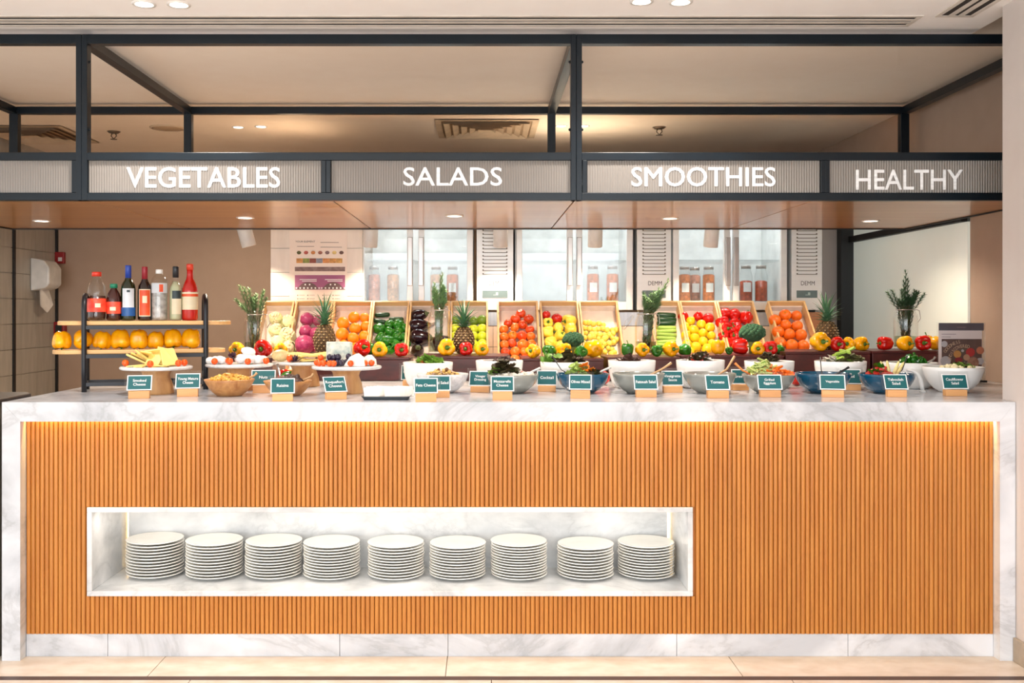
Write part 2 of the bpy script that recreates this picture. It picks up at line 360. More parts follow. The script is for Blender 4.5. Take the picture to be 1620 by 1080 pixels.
for y0, y1 in ((3.2, 3.53), (3.53, 3.87)):
    for k in range(14): struct('tile', boxm('tile', M_GREYT, XL-.008, XL, y0+.002, y1-.002, k*.18+.002, k*.18+.178), wl)
struct('trim_1', boxm('trim_1', M_DARK, XL-.008, XL+.012, 3.165, 3.195, 0, CEIL)); struct('trim_2', boxm('trim_2', M_DARK, XL-.008, XL+.012, 3.872, 3.9, 0, CEIL))
# frosted glass panel in the kitchen's right wall, black frame
wx = XW-.014
yg0, yg1 = 1.35, 2.95
fg = mat('frosted_glass_glow', (238, 240, 230), .25, 0, 0, (232, 235, 224), 2, coat=.6); fb = fg.node_tree.nodes['Principled BSDF']; fb.inputs['Emission Color'].default_value = lin((226, 232, 220)); fb.inputs['Emission Strength'].default_value = .22  # weak emission added to brighten the panel, no lamp behind it
w1 = struct('window_1', MB().box(wx, wx+.0135, yg0, yg1, .9, 2.12).mesh('window_1', mat('frosted_glass_glow', (238, 240, 230), .25, 0, 0, (232, 235, 224), 2, coat=.6)))
struct('window_frame', MB().box(wx-.085, wx+.0135, yg1, yg1+.08, .9, 2.2).box(wx-.035, wx+.0135, yg0, yg1, 1.82, 1.86).box(wx-.035, wx+.0135, yg0, yg1, .84, .9).mesh('window_frame', M_DARK), w1)
# tiled pier behind the crates, and the tiled ledge the fridges stand on
px0, px1, yp = X(428, 2.3), X(566, 2.3), 2.3
pier = struct('wall_pier', boxm('wall_pier', M_GROUT, px0, px1+.03, yp+.008, 2.96, 0, 2.3))
n = 4; wt = (px1+.03-px0)/n
for i in range(n):
    for k in range(9): struct('tile', boxm('tile', M_PIERT, px0+i*wt+.0015, px0+(i+1)*wt-.0015, yp, yp+.008, 1.0+k*.148+.0015, 1.0+k*.148+.1465), pier)
XF1 = X(1300, 2.35)
led = struct('wall_ledge', boxm('wall_ledge', M_GROUT, px1+.034, XF1+.03, 2.318, 2.96, 0, 1.345))
LW = .16; nx = int((XF1-px1)/LW)
for i in range(nx):
    for k in range(2): struct('tile', boxm('tile', M_PIERT, px1+.036+i*LW+.0015, px1+.036+(i+1)*LW-.0015, 2.31, 2.318, 1.0+k*.13+.0015, 1.0+k*.13+.1285), led)
struct('steel_panel', boxm('steel_panel', mat('blue_grey_steel', (186, 196, 208), .35, .3, 0, (160, 172, 188), 40, (1, 1, .03)), px1+.034, XF1-.26, 2.308, 2.32, 1.262, 1.345), led)
struct('wood_panel', boxm('wood_panel', mat('brown_side_panel', (176, 118, 80), .5), XF1-.24, XF1+.03, 2.300, 2.31, .98, 1.345), led)
struct('wall_column', boxm('wall_column', M_RWALL, XF1+.045, wx-.04, 3.06, 3.3, 0, 2.33))

# ------------------------------------------------------------------ the counter
XA, XB = X(3, 0), X(1606.5, 0)
LW1, LW2 = X(32, 0), X(1582, 0)
ct = thing('buffet_counter', 'long white marble counter clad in vertical oak slats, with a lit plate niche', 'counter', (0, 0, 0))
XCL = XA
poly = [(XA, 0), (XR-.004, 0), (XR-.004, .104), (XW-.004, .104), (XW-.004, 1.52), (-1.12, 1.52), (-1.12, .82), (XA, .82)]
poly[0] = (XA, .0302); poly[1] = (XB, .0302); poly.insert(2, (XR-.004, .0302))
part('marble_top', MB().extrude(poly, .97, 1.0).mesh('marble_top', MARBLE, .002), ct)
MX = Matrix.Rotation(R(90), 4, 'X') @ Matrix.Identity(4)
def front(poly, y0, y1): return MB().extrude(poly, -y1, -y0, MX)
part('marble_apron', front([(LW1, .925), (LW2, .925), (XB, 1.0), (XA, 1.0)], 0, .03).mesh('marble_apron', MARBLE), ct)
part('marble_leg', front([(XA, 0), (LW1, 0), (LW1, .9245), (XA, .9992)], 0, .03).box(XA, LW1, .0301, .8, 0, .9690).mesh('marble_leg', MARBLE), ct)
part('marble_leg', front([(LW2, 0), (XB, 0), (XB, .9992), (LW2, .9245)], 0, .03).box(LW2, XB, .0301, .25, 0, .9690).mesh('marble_leg', MARBLE), ct)
YS = .054
jx = [LW1] + [X(p, .06) for p in (172, 538, 709, 1070, 1340)] + [LW2]
for a, b in zip(jx, jx[1:]): part('plinth_slab', boxm('plinth_slab', MARBLE, a+.0008, b-.0008, .05, .075, 0, .088, .001), ct)
NX0, NX1 = X(138, .045), X(1096, .045); NZ0, NZ1 = Z(942.5, .045, 600), Z(802, .045, 600)
bk = MB()
bk.box(LW1, NX0+.005, YS+.006, YS+.02, .088, .969).box(NX1-.005, LW2, YS+.006, YS+.02, .088, .969).box(NX0, NX1, YS+.006, YS+.02, .088, NZ0+.005).box(NX0, NX1, YS+.006, YS+.02, NZ1-.005, .969)
part('slat_backing', bk.mesh('slat_backing', M_BACK), ct)
NS = 211; sp = (LW2-LW1)/NS
def slat_mesh(z0, z1):
    p = [(sp*.46*cos(t), -.008*sin(t)**.7) for t in [pi*i/6 for i in range(7)]]
    p = [(x, y) for x, y in p]
    m = MB().extrude(p+[(-sp*.46, .0115), (sp*.46, .0115)], z0, z1); return m
full = slat_mesh(.0885, .968).mesh('slat', M_SLAT); up = slat_mesh(NZ1+.001, .968).mesh('slat', M_SLAT)
low = MB(); cnt = 0
for i in range(NS):
    x = LW1+(i+.5)*sp
    if NX0-sp*.4 < x < NX1+sp*.4:
        part('slat', up, ct, loc=(x, YS, 0)); low.extrude([(x+sp*.46*cos(t), YS-.008*sin(t)**.7) for t in [pi*k/6 for k in range(7)]]+[(x-sp*.46, YS+.0115), (x+sp*.46, YS+.0115)], .0885, NZ0-.001)
    else: part('slat', full, ct, loc=(x, YS, 0))
part('slat', low.mesh('slat', M_SLAT), ct, kind='stuff')
# niche: marble lining and frame
ft = .02; ND = .455
nf = MB()
for a in ((NX0, NX1, NZ1-ft, NZ1), (NX0, NX1, NZ0, NZ0+ft), (NX0, NX0+ft, NZ0+ft, NZ1-ft), (NX1-ft, NX1, NZ0+ft, NZ1-ft)):
    nf.box(a[0], a[1], .04, ND, a[2], a[3])
part('niche_lining', nf.mesh('niche_lining', MARBLE2, .002), ct)
part('niche_back', boxm('niche_back', MARBLE2, NX0+ft+.014, NX1-ft-.014, ND-.05, ND-.035, NZ0+ft, NZ1-ft), ct)
part('niche_led', MB().box(NX0+ft+.002, NX0+ft+.006, ND-.02, ND-.012, NZ0+ft, NZ1-ft).box(NX1-ft-.006, NX1-ft-.002, ND-.02, ND-.012, NZ0+ft, NZ1-ft).mesh('niche_led', glow('niche_strip', (255, 214, 150), 6)), ct)
part('niche_rear', boxm('niche_rear', MARBLE2, NX0, NX1, ND-.008, ND, NZ0, NZ1), ct)
light('niche_front_fill', 'AREA', ((NX0+NX1)/2, .09, NZ1-ft-.004), 1.9, (1, .95, .88), (R(10), 0, 0), NX1-NX0-.1, .03)  # added fill light without a fitting, brightens the plate fronts
light('niche_lamp', 'AREA', ((NX0+NX1)/2, ND-.12, NZ1-ft-.004), .35, (1, .90, .74), (0, 0, 0), NX1-NX0-.1, .03)
# LED strip under the apron
part('apron_led', boxm('apron_led', glow('apron_strip', (255, 190, 80), 5), LW1+.01, LW2-.01, .034, .04, .962, .9695), ct)
light('apron_lamp', 'AREA', ((LW1+LW2)/2, .036, .958), 9.0, (1, .60, .14), (R(25), 0, 0), LW2-LW1-.06, .012)
light('leg_lamp', 'AREA', (LW2-.012, .04, .958), .12, (1, .86, .6), (0, R(-18), 0), .01, .02)

# dark station next to the counter
ds = thing('side_station', 'dark stone topped service station at the rack end of the counter', 'counter', (0, 0, 0))
part('worktop', MB().extrude([(-4.2, -.02), (XA-.022, -.02), (XA-.022, .30), (XA-.07, .37), (-4.2, .40)], .985, 1.01).mesh('worktop', mat('dark_granite', (62, 54, 50), .3, col2=(48, 42, 40), nscale=60), .006), ds)
part('cabinet_body', boxm('cabinet_body', mat('dark_cabinet', (110, 98, 84), .6, col2=(84, 74, 62), nscale=3), -4.2, XA-.03, 0, .36, 0, .985), ds)

# back bench carrying the crates
bb = thing('back_bench', 'pale wooden bench behind the counter carrying the produce crates', 'bench', (0, 0, 0))
part('bench_top', boxm('bench_top', M_BOARD, px0-.05, XF1+.12, 1.66, 2.296, .95, .98, .003), bb)
part('bench_body', boxm('bench_body', mat('bench_front', (214, 190, 164), .6), px0-.03, XF1+.1, 1.69, 2.29, 0, .95), bb)

# ------------------------------------------------------------------ the canopy
YF, YR = .4, 1.97
PX = [-1.716-2.115/2*0, .399, 2.47]; XCL0 = -2.75
cn = thing('buffet_canopy', 'dark steel canopy frame with fluted sign band and veneered underside above the counter', 'canopy', (0, 0, 0))
z0, z1, z2, z3, z4, z5 = 1.825, 1.858, 1.996, 2.030, 2.494, 2.535
b = .045
def beam(name, *a): return part(name, boxm(name, M_STEEL, *a, .002), cn)
xe0, xe1 = -3.2, 2.475
segs = [(-3.2, -1.7145), (-1.7135, .3985), (.3995, 2.475)]
for a, c in segs:
    beam('top_beam', a, c, YF, YF+b, z4, z5); beam('sign_rail', a, c, YF, YF+b, z0, z1); beam('sign_rail', a, c, YF, YF+b, z2, z3)
    beam('rear_beam', a if a > -3 else XCL0, c, YR-b, YR, z4+.004, z5+.004)
for x in (-1.714, .399):
    for s in (-1, 1):
        p = boxm('post', M_STEEL, x+min(0, s*.0245)+.0006, x+max(0, s*.0245)-.0006, YF-.002, YF+b, z0, z5-.002, .0015)
        po = part('post', p, cn)
        for zz in (2.13, 2.42): part('bolt', MB().ball((x+s*.026, YF+.02, zz), .0065, 8, 5).mesh('bolt', M_STEEL), po)
    beam('side_beam', x-.0225, x+.0225, YF+b, YR-b, z4+.002, z5+.002)
    beam('rear_post', x-.0225, x+.0225, YR-b, YR, z0+.02, z4+.004)
beam('side_beam', xe1-.045, xe1, YF+b, YR-b, z4+.002, z5+.002); beam('rear_post', xe1-.05, xe1, YR-b, YR, z0+.02, z4+.004)
beam('side_beam', XCL0, XCL0+.045, YF+b, YR-b, z4+.002, z5+.002); beam('rear_post', XCL0, XCL0+.05, YR-b, YR, z0+.02, z4+.004)
pan = [(-3.2, X(113, YF), None), (X(138, YF), X(508, YF), ('VEGETABLES', 199, 442, 264, 296)), (X(523, YF), X(904, YF), ('SALADS', 638, 794, 264, 293)),
       (X(929, YF), X(1299, YF), ('SMOOTHIES', 1000, 1228, 264, 294)), (X(1313, YF), 2.425, ('HEALTHY', 1356, 1525, 268, 299))]
def flute_mesh(x0, x1):
    n = max(4, round((x1-x0)/.0108)); k = 6; m = MB(); vs = []; fs = []
    N = n*k
    for i in range(N+1):
        x = x0+(x1-x0)*i/N; y = YF+.016-.0032*abs(sin(pi*i/k))
        vs += [(x, y, z1-.002), (x, y, z2+.002)]
    for i in range(N): fs.append((2*i, 2*i+2, 2*i+3, 2*i+1))
    m.add(vs, fs, True); m.box(x0, x1, YF+.018, YF+.022, z1-.002, z2+.002); return m
for i, (a, c, t) in enumerate(pan):
    sg = part('sign_panel', flute_mesh(a, c).mesh('sign_panel', M_FLUTE), cn)
    beam('sign_stile', c, c+.02 if i < 4 else 2.475, YF, YF+b, z1, z2)
    if i: beam('sign_stile', a-.02, a, YF, YF+b, z1, z2)
    if t:
        me, asp = TXT[t[0]]
        xa, xb = X(t[1], YF), X(t[2], YF); za, zb = Z(t[4], YF), Z(t[3], YF)
        part('lettering', me, sg, 'white capital letters '+t[0], loc=((xa+xb)/2, YF+.0122, (za+zb)/2), rot=(R(90), 0, 0), scale=(xb-xa, zb-za, .05))
sx = [XCL0, -1.714, -.657, .399, 1.442, 2.465]
# stile between the middle panels is shared: fill it
for x0_, x1_ in ((X(508, YF)+.02, X(523, YF)-.02), (X(1299, YF)+.02, X(1313, YF)-.02)):
    if x1_ > x0_: beam('sign_stile', x0_, x1_, YF, YF+b, z1, z2)
for a, c in zip(sx, sx[1:]): part('soffit_panel', boxm('soffit_panel', M_SOFF, a+.003, c-.003, YF+b, YR-.012, 1.834, 1.85, .0015), cn)
part('soffit_edge', MB().box(XCL0, 2.465, YR-.012, YR-.002, 1.828, 1.862).box(2.465, 2.475, YF+b, YR, 1.828, 1.862).mesh('soffit_edge', M_DARK), cn)
part('soffit_edge', boxm('soffit_edge', M_DARK, XCL0-.01, XCL0, YF+b, YR, 1.828, 1.862), cn)
part('soffit_top', boxm('soffit_top', M_WHITE, XCL0, 2.464, YF+b, YR-.012, 1.851, 1.862), cn)  # unseen top face, made white to bounce light up onto the ceiling
LENS = MB().lathe([(.0, -.002), (.03, -.002), (.034, 0)], 16).mesh('lens', M_LED); RING = MB().lathe([(.036, -.004), (.046, -.004), (.047, .001), (.036, .001), (.036, -.004)], 18).mesh('ring', M_LAMPW)
def downlight(x, y, z, parent=None, label=None, power=10, col=(1, .86, .66), spot=110, group=None, s=1.0):
    if parent: o = part('recessed_light', RING, parent, loc=(x, y, z), scale=s)
    else: o = thing('ceiling_downlight', label, 'light', (x, y, z), (0, 0, 0), group, RING, s)
    part('lens', LENS, o)
    light('downlight_lamp', 'SPOT', (x, y, z-.02), power, col, (0, 0, 0), .035, None, spot, .7)
for px, py in ((66, 349), (388, 344), (719, 341), (1060, 345), (1377, 349)):
    q = at_z(px, py, 1.834); downlight(q.x, q.y, 1.834, cn, power=46 if px < 1300 else 18, col=(1, .84, .66), spot=150)
# ------------------------------------------------------------------ ceiling fittings
for px, py, nm in ((228, 6, 'of the pair above the word VEGETABLES, bottle rack side'), (283, 7, 'of the pair above the word VEGETABLES, salad sign side'), (1015, 2, 'of the pair above the word SMOOTHIES, salad sign side'), (1077, 3, 'of the pair above the word SMOOTHIES, menu stand side')):
    q = at_z(px, py, CEIL); downlight(q.x, q.y, CEIL, None, 'lit round downlight '+nm, 30, (1, .95, .90), 120, 'front ceiling downlights', 1.0)
for px, py, nm in ((377, 201, 'kitchen downlight left of its twin'), (413, 200, 'b'), (888, 199, 'c'), (923, 199, 'd'), (976, 199, 'e')):
    q = at_z(px, py, CEIL)
    nm = {377: 'small kitchen downlight of the pair beyond the canopy, bottle rack side', 413: 'small kitchen downlight of the pair beyond the canopy, square vent side',
          888: 'small kitchen downlight seen between the twin steel posts', 923: 'small kitchen downlight just past the twin steel posts, vent side', 976: 'small kitchen downlight past the twin posts, sprinkler side'}[px]
    if px == 976: continue
    downlight(q.x, q.y, CEIL, None, nm, 34 if px < 800 else 12, (1, .80, .58), 150, 'kitchen ceiling downlights', .9)
def linear_vent(name, label, L, rot, loc, n=3, W=.15):
    t = thing(name, label, 'vent', loc, rot, None)
    part('backing', boxm('backing', M_VENTD, -L/2+.01, L/2-.01, -W/2+.01, W/2-.01, -.002, -.0005), t)
    g = .02
    part('frame', MB().box(-L/2, L/2, -W/2, -W/2+g, -.004, 0).box(-L/2, L/2, W/2-g, W/2, -.004, 0).box(-L/2, -L/2+g, -W/2+g, W/2-g, -.004, 0).box(L/2-g, L/2, -W/2+g, W/2-g, -.004, 0).mesh('frame', M_VENTW, .001), t)
    st = (W-2*g)/n
    for k in range(n-1):
        yy = -W/2+g+st*(k+1); part('slat', boxm('slat', M_VENTW, -L/2+g, L/2-g, yy-.012, yy+.012, -.004, -.0022), t)
    return t
ya, yb = at_z(700, 24, CEIL).y, at_z(700, 41, CEIL).y
xl_, xr_ = -3.6, at_z(1432, 44, CEIL).x
linear_vent('slot_diffuser', 'long three-slot air diffuser running the length of the counter ceiling', xr_-xl_, (0, 0, 0), ((xl_+xr_)/2, (ya+yb)/2, CEIL), 3, yb-ya)
q = at_z(1508, 26, CEIL); linear_vent('slot_diffuser', 'short three-slot air diffuser running along the pale wall', 1.2, (0, 0, R(90)), (1.93, q.y-.6, CEIL), 3, .16)
def square_vent(label, cx, cy, s, rz):
    t = thing('square_diffuser', label, 'vent', (cx, cy, CEIL), (0, 0, rz), 'square ceiling diffusers')
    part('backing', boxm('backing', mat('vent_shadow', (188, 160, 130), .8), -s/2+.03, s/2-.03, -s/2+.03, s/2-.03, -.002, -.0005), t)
    for k in range(6):
        h = s/2*(1-k*.165); hi = h-s*.055; za, zb = -.006-.003*(k == 0), -.022
        if k == 0: hi = h-s*.06; za = zb = -.008
        m = MB()
        P = [(-h, -h, zb), (h, -h, zb), (h, h, zb), (-h, h, zb), (-hi, -hi, za), (hi, -hi, za), (hi, hi, za), (-hi, hi, za)]
        m.add(P, [(0, 1, 5, 4), (1, 2, 6, 5), (2, 3, 7, 6), (3, 0, 4, 7)])
        P2 = [(x, y, z+.004) for x, y, z in P]; m.add(P2, [(4, 5, 1, 0), (5, 6, 2, 1), (6, 7, 3, 2), (7, 4, 0, 3)])
        part('vane', m.mesh('vane', M_VENTK), t)
q = at_z(770, 203, CEIL); square_vent('square vane diffuser above the word SALADS beyond the canopy', q.x, q.y, .66, 0)
q = at_z(52, 212, CEIL); square_vent('square vane diffuser near the tiled kitchen wall', q.x, q.y, .66, 0)
def sprinkler(px, py, label):
    q = at_z(px, py-4, CEIL)
    t = thing('sprinkler_head', label, 'sprinkler', (q.x, q.y, CEIL), (0, 0, 0), 'fire sprinklers')
    m = mat('sprinkler_metal', (120, 104, 88), .35, .6)
    part('escutcheon', MB().lathe([(.001, -.014), (.03, -.012), (.045, 0)], 14).mesh('escutcheon', m), t)
    part('yoke', MB().tube([(-.012, 0, -.012), (-.018, 0, -.03), (0, 0, -.05), (.018, 0, -.03), (.012, 0, -.012)], .004, 6).mesh('yoke', m), t)
    part('deflector', MB().lathe([(.001, -.054), (.022, -.054), (.022, -.051), (.001, -.051)], 12).mesh('deflector', m), t)
sprinkler(180, 212, 'small metal fire sprinkler near the round ceiling speaker'); sprinkler(1043, 205, 'small metal fire sprinkler beyond the canopy above the word SMOOTHIES')
q = at_z(265, 202, CEIL)
t = thing('ceiling_speaker', 'flat round speaker grille in the kitchen ceiling', 'speaker', (q.x, q.y, CEIL))
part('grille', MB().lathe([(.001, -.006), (.09, -.006), (.1, -.002)], 24).mesh('grille', mat('speaker_mesh', (196, 168, 138), .7)), t); part('ring', MB().lathe([(.1, -.008), (.112, -.006), (.115, 0), (.1, 0), (.1, -.008)], 24).mesh('ring', M_VENTK), t)

# ------------------------------------------------------------------ fridges on the ledge
M_FLED = glow('fridge_light', (245, 250, 255), 4)
YFR = 2.35; FZ0, FZ1 = 1.347, 2.22
def handle(par, x, zc):
    h = part('handle', boxm('handle', M_HAND, x-.015, x+.015, YFR-.052, YFR-.04, zc-.15, zc+.15, .003), par)
    part('bracket', MB().box(x-.006, x+.006, YFR-.04, YFR-.03, zc-.14, zc-.12).box(x-.006, x+.006, YFR-.04, YFR-.03, zc+.12, zc+.14).mesh('bracket', M_HAND), h)
def fridge(pa, d1, d2, d3, d4, pb, pc, label, brand):
    x0, x1 = X(pa, YFR), X(pc, YFR); xs_ = X(pb, YFR)
    t = thing('display_fridge', label, 'fridge', (0, 0, 0), (0, 0, 0), 'glass door fridges')
    zb, zt = FZ0+.012, FZ1
    m = MB().box(x0, xs_, 2.86, 2.88, zb, zt).box(x0, x0+.02, YFR+.012, 2.86, zb, zt).box(xs_-.02, xs_, YFR+.012, 2.86, zb, zt).box(x0+.02, xs_-.02, YFR+.012, 2.86, zb, zb+.03).box(x0+.02, xs_-.02, YFR+.012, 2.86, zt-.03, zt)
    part('cabinet', m.mesh('cabinet', mat('fridge_inside', (226, 228, 226), .4)), t)
    part('foot', MB().box(x0+.02, x0+.06, YFR+.05, YFR+.09, FZ0-.002, zb).box(x1-.06, x1-.02, YFR+.05, YFR+.09, FZ0-.002, zb).box(x0+.02, x0+.06, 2.8, 2.84, FZ0-.002, zb).box(x1-.06, x1-.02, 2.8, 2.84, FZ0-.002, zb).mesh('foot', M_DARK), t)
    for a, c, side in ((d1, d2, 1), (d3, d4, -1)):
        xa, xb = X(a, YFR-.03), X(c, YFR-.03); fw = .036
        d = MB().box(xa, xa+fw, YFR-.03, YFR+.01, zb, zt).box(xb-fw, xb, YFR-.03, YFR+.01, zb, zt).box(xa+fw, xb-fw, YFR-.03, YFR+.01, zb, zb+.05).box(xa+fw, xb-fw, YFR-.03, YFR+.01, zt-.05, zt)
        do = part('door', d.mesh('door', M_ALU, .002), t)
        part('pane', boxm('pane', M_PANE, xa+fw, xb-fw, YFR-.012, YFR-.008, zb+.05, zt-.05), do)
        hx = xb-.016 if side > 0 else xa+.016
        handle(do, hx, Z(414, YFR))
    for zz in (Z(415, 2.6),):
        part('shelf', boxm('shelf', M_ACRYL, x0+.022, xs_-.022, YFR+.06, 2.855, zz, zz+.008), t)
    part('interior_floor', boxm('interior_floor', mat('fridge_tray', (214, 216, 212), .3), x0+.022, xs_-.022, YFR+.03, 2.855, FZ0+.043, FZ0+.062), t)
    for a, c in ((d1, d2), (d3, d4)):
        part('lamp_strip', boxm('lamp_strip', M_FLED, X(a, YFR)+.06, X(c, YFR)-.06, YFR+.03, YFR+.05, zt-.045, zt-.035), t)
        light('fridge_lamp', 'AREA', ((X(a, YFR)+X(c, YFR))/2, YFR+.09, zt-.05), 1.9, (.95, .98, 1), (0, 0, 0), .2, .05)
    xa, xb = X(pb+5, YFR), x1
    side = part('machine_panel', boxm('machine_panel', M_ALU, xa, xb, YFR-.018, 2.86, zb, zt, .002), t)
    cxm = (xa+xb)/2; wv = (xb-xa)*.34
    for k in range(16):
        zz = Z(434, YFR)+k*.0225
        if zz < zt-.06: part('louvre', MB().box(cxm-wv, cxm+wv, YFR-.0195, YFR-.0175, zz-.0022, zz+.0022).box(cxm-wv, cxm-wv+.008, YFR-.0195, YFR-.0175, zz+.0022, zz+.008).box(cxm+wv-.008, cxm+wv, YFR-.0195, YFR-.0175, zz+.0022, zz+.008).mesh('louvre', mat('louvre_gap', (120, 112, 100), .7)), side)
    zd = Z(465, YFR)
    part('display', boxm('display', mat('display_grey', (104, 122, 122), .3), cxm-wv, cxm+wv, YFR-.021, YFR-.0175, zd-.024, zd+.022), side)
    if brand:
        me, asp = TXT['DEMM']; me = me.copy(); me.materials.clear(); me.materials.append(M_INK)
        part('lettering', me, side, loc=(cxm+.006, YFR-.0188, Z(448, YFR)), rot=(R(90), 0, 0), scale=(.085, .026, 1))
        q = part('display_glyph', MB().box(cxm-.01, cxm+.02, YFR-.022, YFR-.021, zd-.008, zd-.004).box(cxm+.006, cxm+.02, YFR-.022, YFR-.021, zd-.004, zd+.01).mesh('display_glyph', mat('display_lit', (176, 196, 190), .4)), side)
    return t
fridge(565, 567, 653, 662, 748, 749, 812, 'glass door fridge beside the food poster, holding peach coloured jars', True)
fridge(815, 817, 906, 912, 1001, 1002, 1061, 'middle glass door fridge behind the small yellow lemon crate', True)
fridge(1063, 1065, 1155, 1160, 1245, 1246, 1299, 'glass door fridge over the orange crate, with a clearly lettered side panel', True)
# preserve jars inside the fridges
JB = MB().lathe([(.034, 0), (.038, .004), (.038, .14), (.032, .16), (.028, .17), (.028, .185)], 16).mesh('preserve_jar', M_GLASS)
JL = MB().lathe([(.0301, .18), (.0301, .196), (.001, .198)], 16).mesh('lid', M_HAND)
def fill_mesh(name, col, h): return MB().lathe([(.001, .005), (.0355, .006), (.0355, h), (.02, h+.006), (.001, h+.004)], 14).mesh(name, mat(name, col, .5, col2=tuple(v*.72 for v in col), nscale=55))
FILLS = [fill_mesh('orange_preserve', (226, 128, 60), .148), fill_mesh('pink_preserve', (222, 150, 120), .148), fill_mesh('red_preserve', (206, 88, 50), .11), fill_mesh('peach_preserve', (230, 176, 132), .148)]
NOTE = MB().lathe([(.0385, .055), (.0385, .105)], 8, None, True, None, R(235), R(305)).mesh('paper_note', M_CARDW)
def jarf(px, fill, note, label, dy=0, s=1.0):
    x = X(px, 2.52+dy); o = thing('preserve_jar', label, 'jar', (x, 2.52+dy, FZ0+.062), (0, 0, 0), 'preserve jars in the fridges', JB, (s*1.05, s*1.05, s*1.16))
    part('preserve', FILLS[fill], o); part('lid', JL, o)
    if note: part('paper_note', NOTE, o)
jarf(592, 1, 0, 'pink preserve jar by the hinge of the poster-side fridge door'); jarf(622, 3, 0, 'peach preserve jar near the handle of the poster-side fridge door')
jarf(716, 0, 1, 'orange preserve jar with paper note in the second fridge door'); jarf(690, 3, 1, 'peach preserve jar with paper note behind the tallest herb bunch')
jarf(938, 0, 1, 'orange jar with pale note in the middle fridge, handle side', 0, 1.02); jarf(969, 0, 1, 'orange jar with pale note in the middle fridge, vent panel side', 0, 1.02)
jarf(1083, 0, 1, 'orange jar with note in the last-but-one door, hinge side'); jarf(1099, 1, 1, 'narrow pink jar between two orange jars in the last-but-one door', .1); jarf(1121, 0, 1, 'orange jar with note under the glass pattern in the last-but-one door')
jarf(1180, 2, 1, 'half full red jar with white note in the last fridge door', 0, 1.03); jarf(1204, 2, 0, 'half full red jar without note in the last fridge door', 0, 1.03)

# small spot lamps hanging behind the canopy
def spot(px, tilt, label):
    x = X(px, 2.12)
    t = thing('spot_lamp', label, 'light', (x, 2.12, 1.855), (0, 0, 0), 'cylinder spot lamps')
    part('arm', MB().box(-.012, .012, -.151, .012, -.012, .006).mesh('arm', M_LAMPW), t)
    h = part('head', MB().lathe([(.042, -.115), (.044, -.11), (.044, .0), (.038, .008), (.001, .008)], 18).mesh('head', M_LAMPW), t, loc=(0, 0, -.004), rot=(tilt[0], tilt[1], 0))
    part('lens', MB().lathe([(.001, -.106), (.041, -.105)], 14).mesh('lens', M_LED), h)
    d = Euler((tilt[0], tilt[1], 0)).to_matrix() @ Vector((0, 0, -1))
    light('spot_beam', 'SPOT', Vector((x, 2.12, 1.851))+d*.125, 17, (1, .88, .7), (tilt[0], tilt[1], 0), .03, None, 95, .6)
for px, tl, nm in ((386, (R(8), R(-14)), 'near the tall brown wall'), (587, (R(10), R(4)), 'before the poster-side fridge door'), (792, (R(12), 0), 'before the first fridge vent panel'), (942, (R(12), 0), 'before the middle fridge'), (1127, (R(12), R(3)), 'before the last-but-one fridge door')):
    spot(px, tl, 'white cylinder spot lamp on the canopy edge '+nm)
# dispenser, alarm point and extinguisher at the rear
q = at_y(70, 434, 3.55)
t = thing('towel_dispenser', 'white paper towel dispenser on the grey tiled wall', 'dispenser', (XL, 3.55, 1.50))
prof = [(0, .245), (0, 0), (.11, .02), (.14, .05), (.14, .17), (.10, .225)]
m = MB(); vs = [(x, -.11, z) for x, z in prof]+[(x, .11, z) for x, z in prof]; k = len(prof)
m.add(vs, [tuple(range(k)), tuple(reversed(range(k, 2*k)))]+[(i, k+i, k+(i+1) % k, (i+1) % k) for i in range(k)])
part('cover', m.mesh('cover', M_PLAST, .012, 3), t)
part('paper', MB().add([(.05, -.07, .03), (.05, .07, .03), (.08, .09, -.1), (.07, .01, -.16), (.06, -.08, -.11)], [(0, 1, 2, 3, 4)]).add([(.055, -.07, .03), (.055, .07, .03), (.085, .09, -.1), (.075, .01, -.16), (.065, -.08, -.11)], [(4, 3, 2, 1, 0)]).mesh('paper', M_LINEN), t)
q = at_y(97, 408, YB)
t = thing('alarm_point', 'red fire alarm call point on the taupe rear wall', 'alarm', (q.x, YB, q.z))
part('case', MB().cbox(0, -.02, 0, .07, .04, .09).mesh('case', M_FIRE, .004), t); part('glass_plate', MB().cbox(.008, -.042, -.012, .03, .003, .03).mesh('glass_plate', M_PLAST), t)
q = at_y(98, 522, YB)
t = thing('alarm_bell', 'dark red alarm box low on the taupe wall behind the rack', 'alarm', (q.x, YB, q.z))
part('case', MB().cbox(0, -.03, 0, .085, .06, .13).mesh('case', M_FIRE, .006), t); part('cover', MB().cbox(0, -.062, .01, .05, .004, .06).mesh('cover', M_DARK), t)
# poster on the tiled pier: flat print in thin layers
yq = yp-.003
def pq(px, py): return at_y(px, py, yq)
t = thing('wall_poster', 'food element poster with purple panel on the pale tiled wall', 'poster', (0, 0, 0))
def pr(name, a, b_, c, d, m, off): p, q2 = pq(a, b_), pq(c, d); return part(name, boxm(name, m, p.x, q2.x, yq-off, yq-off+.0012, q2.z, p.z), t)
pr('sheet', 458, 364, 549, 486, mat('poster_paper', (240, 222, 208), .6, col2=(238, 218, 204)), 0)
bandp = pr('purple_band', 466.5, 435, 546, 458, mat('poster_purple', (150, 76, 120), .6, col2=(166, 98, 132), nscale=4), .0015)
pr('brown_strip', 466.5, 422, 546, 429, mat('poster_brown', (112, 82, 78), .6, col2=(150, 126, 118), nscale=30), .0015)
for k, c in enumerate([(228, 160, 86), (154, 160, 74), (150, 78, 60), (150, 150, 160), (226, 150, 84), (226, 160, 84), (234, 178, 96)]):
    pr('food_picture', 469+k*10.4, 408.5, 479.2+k*10.4, 416, mat('poster_food_%s' % 'abcdefg'[k], c, .6, col2=tuple(v*.78 for v in c), nscale=60), .0015)
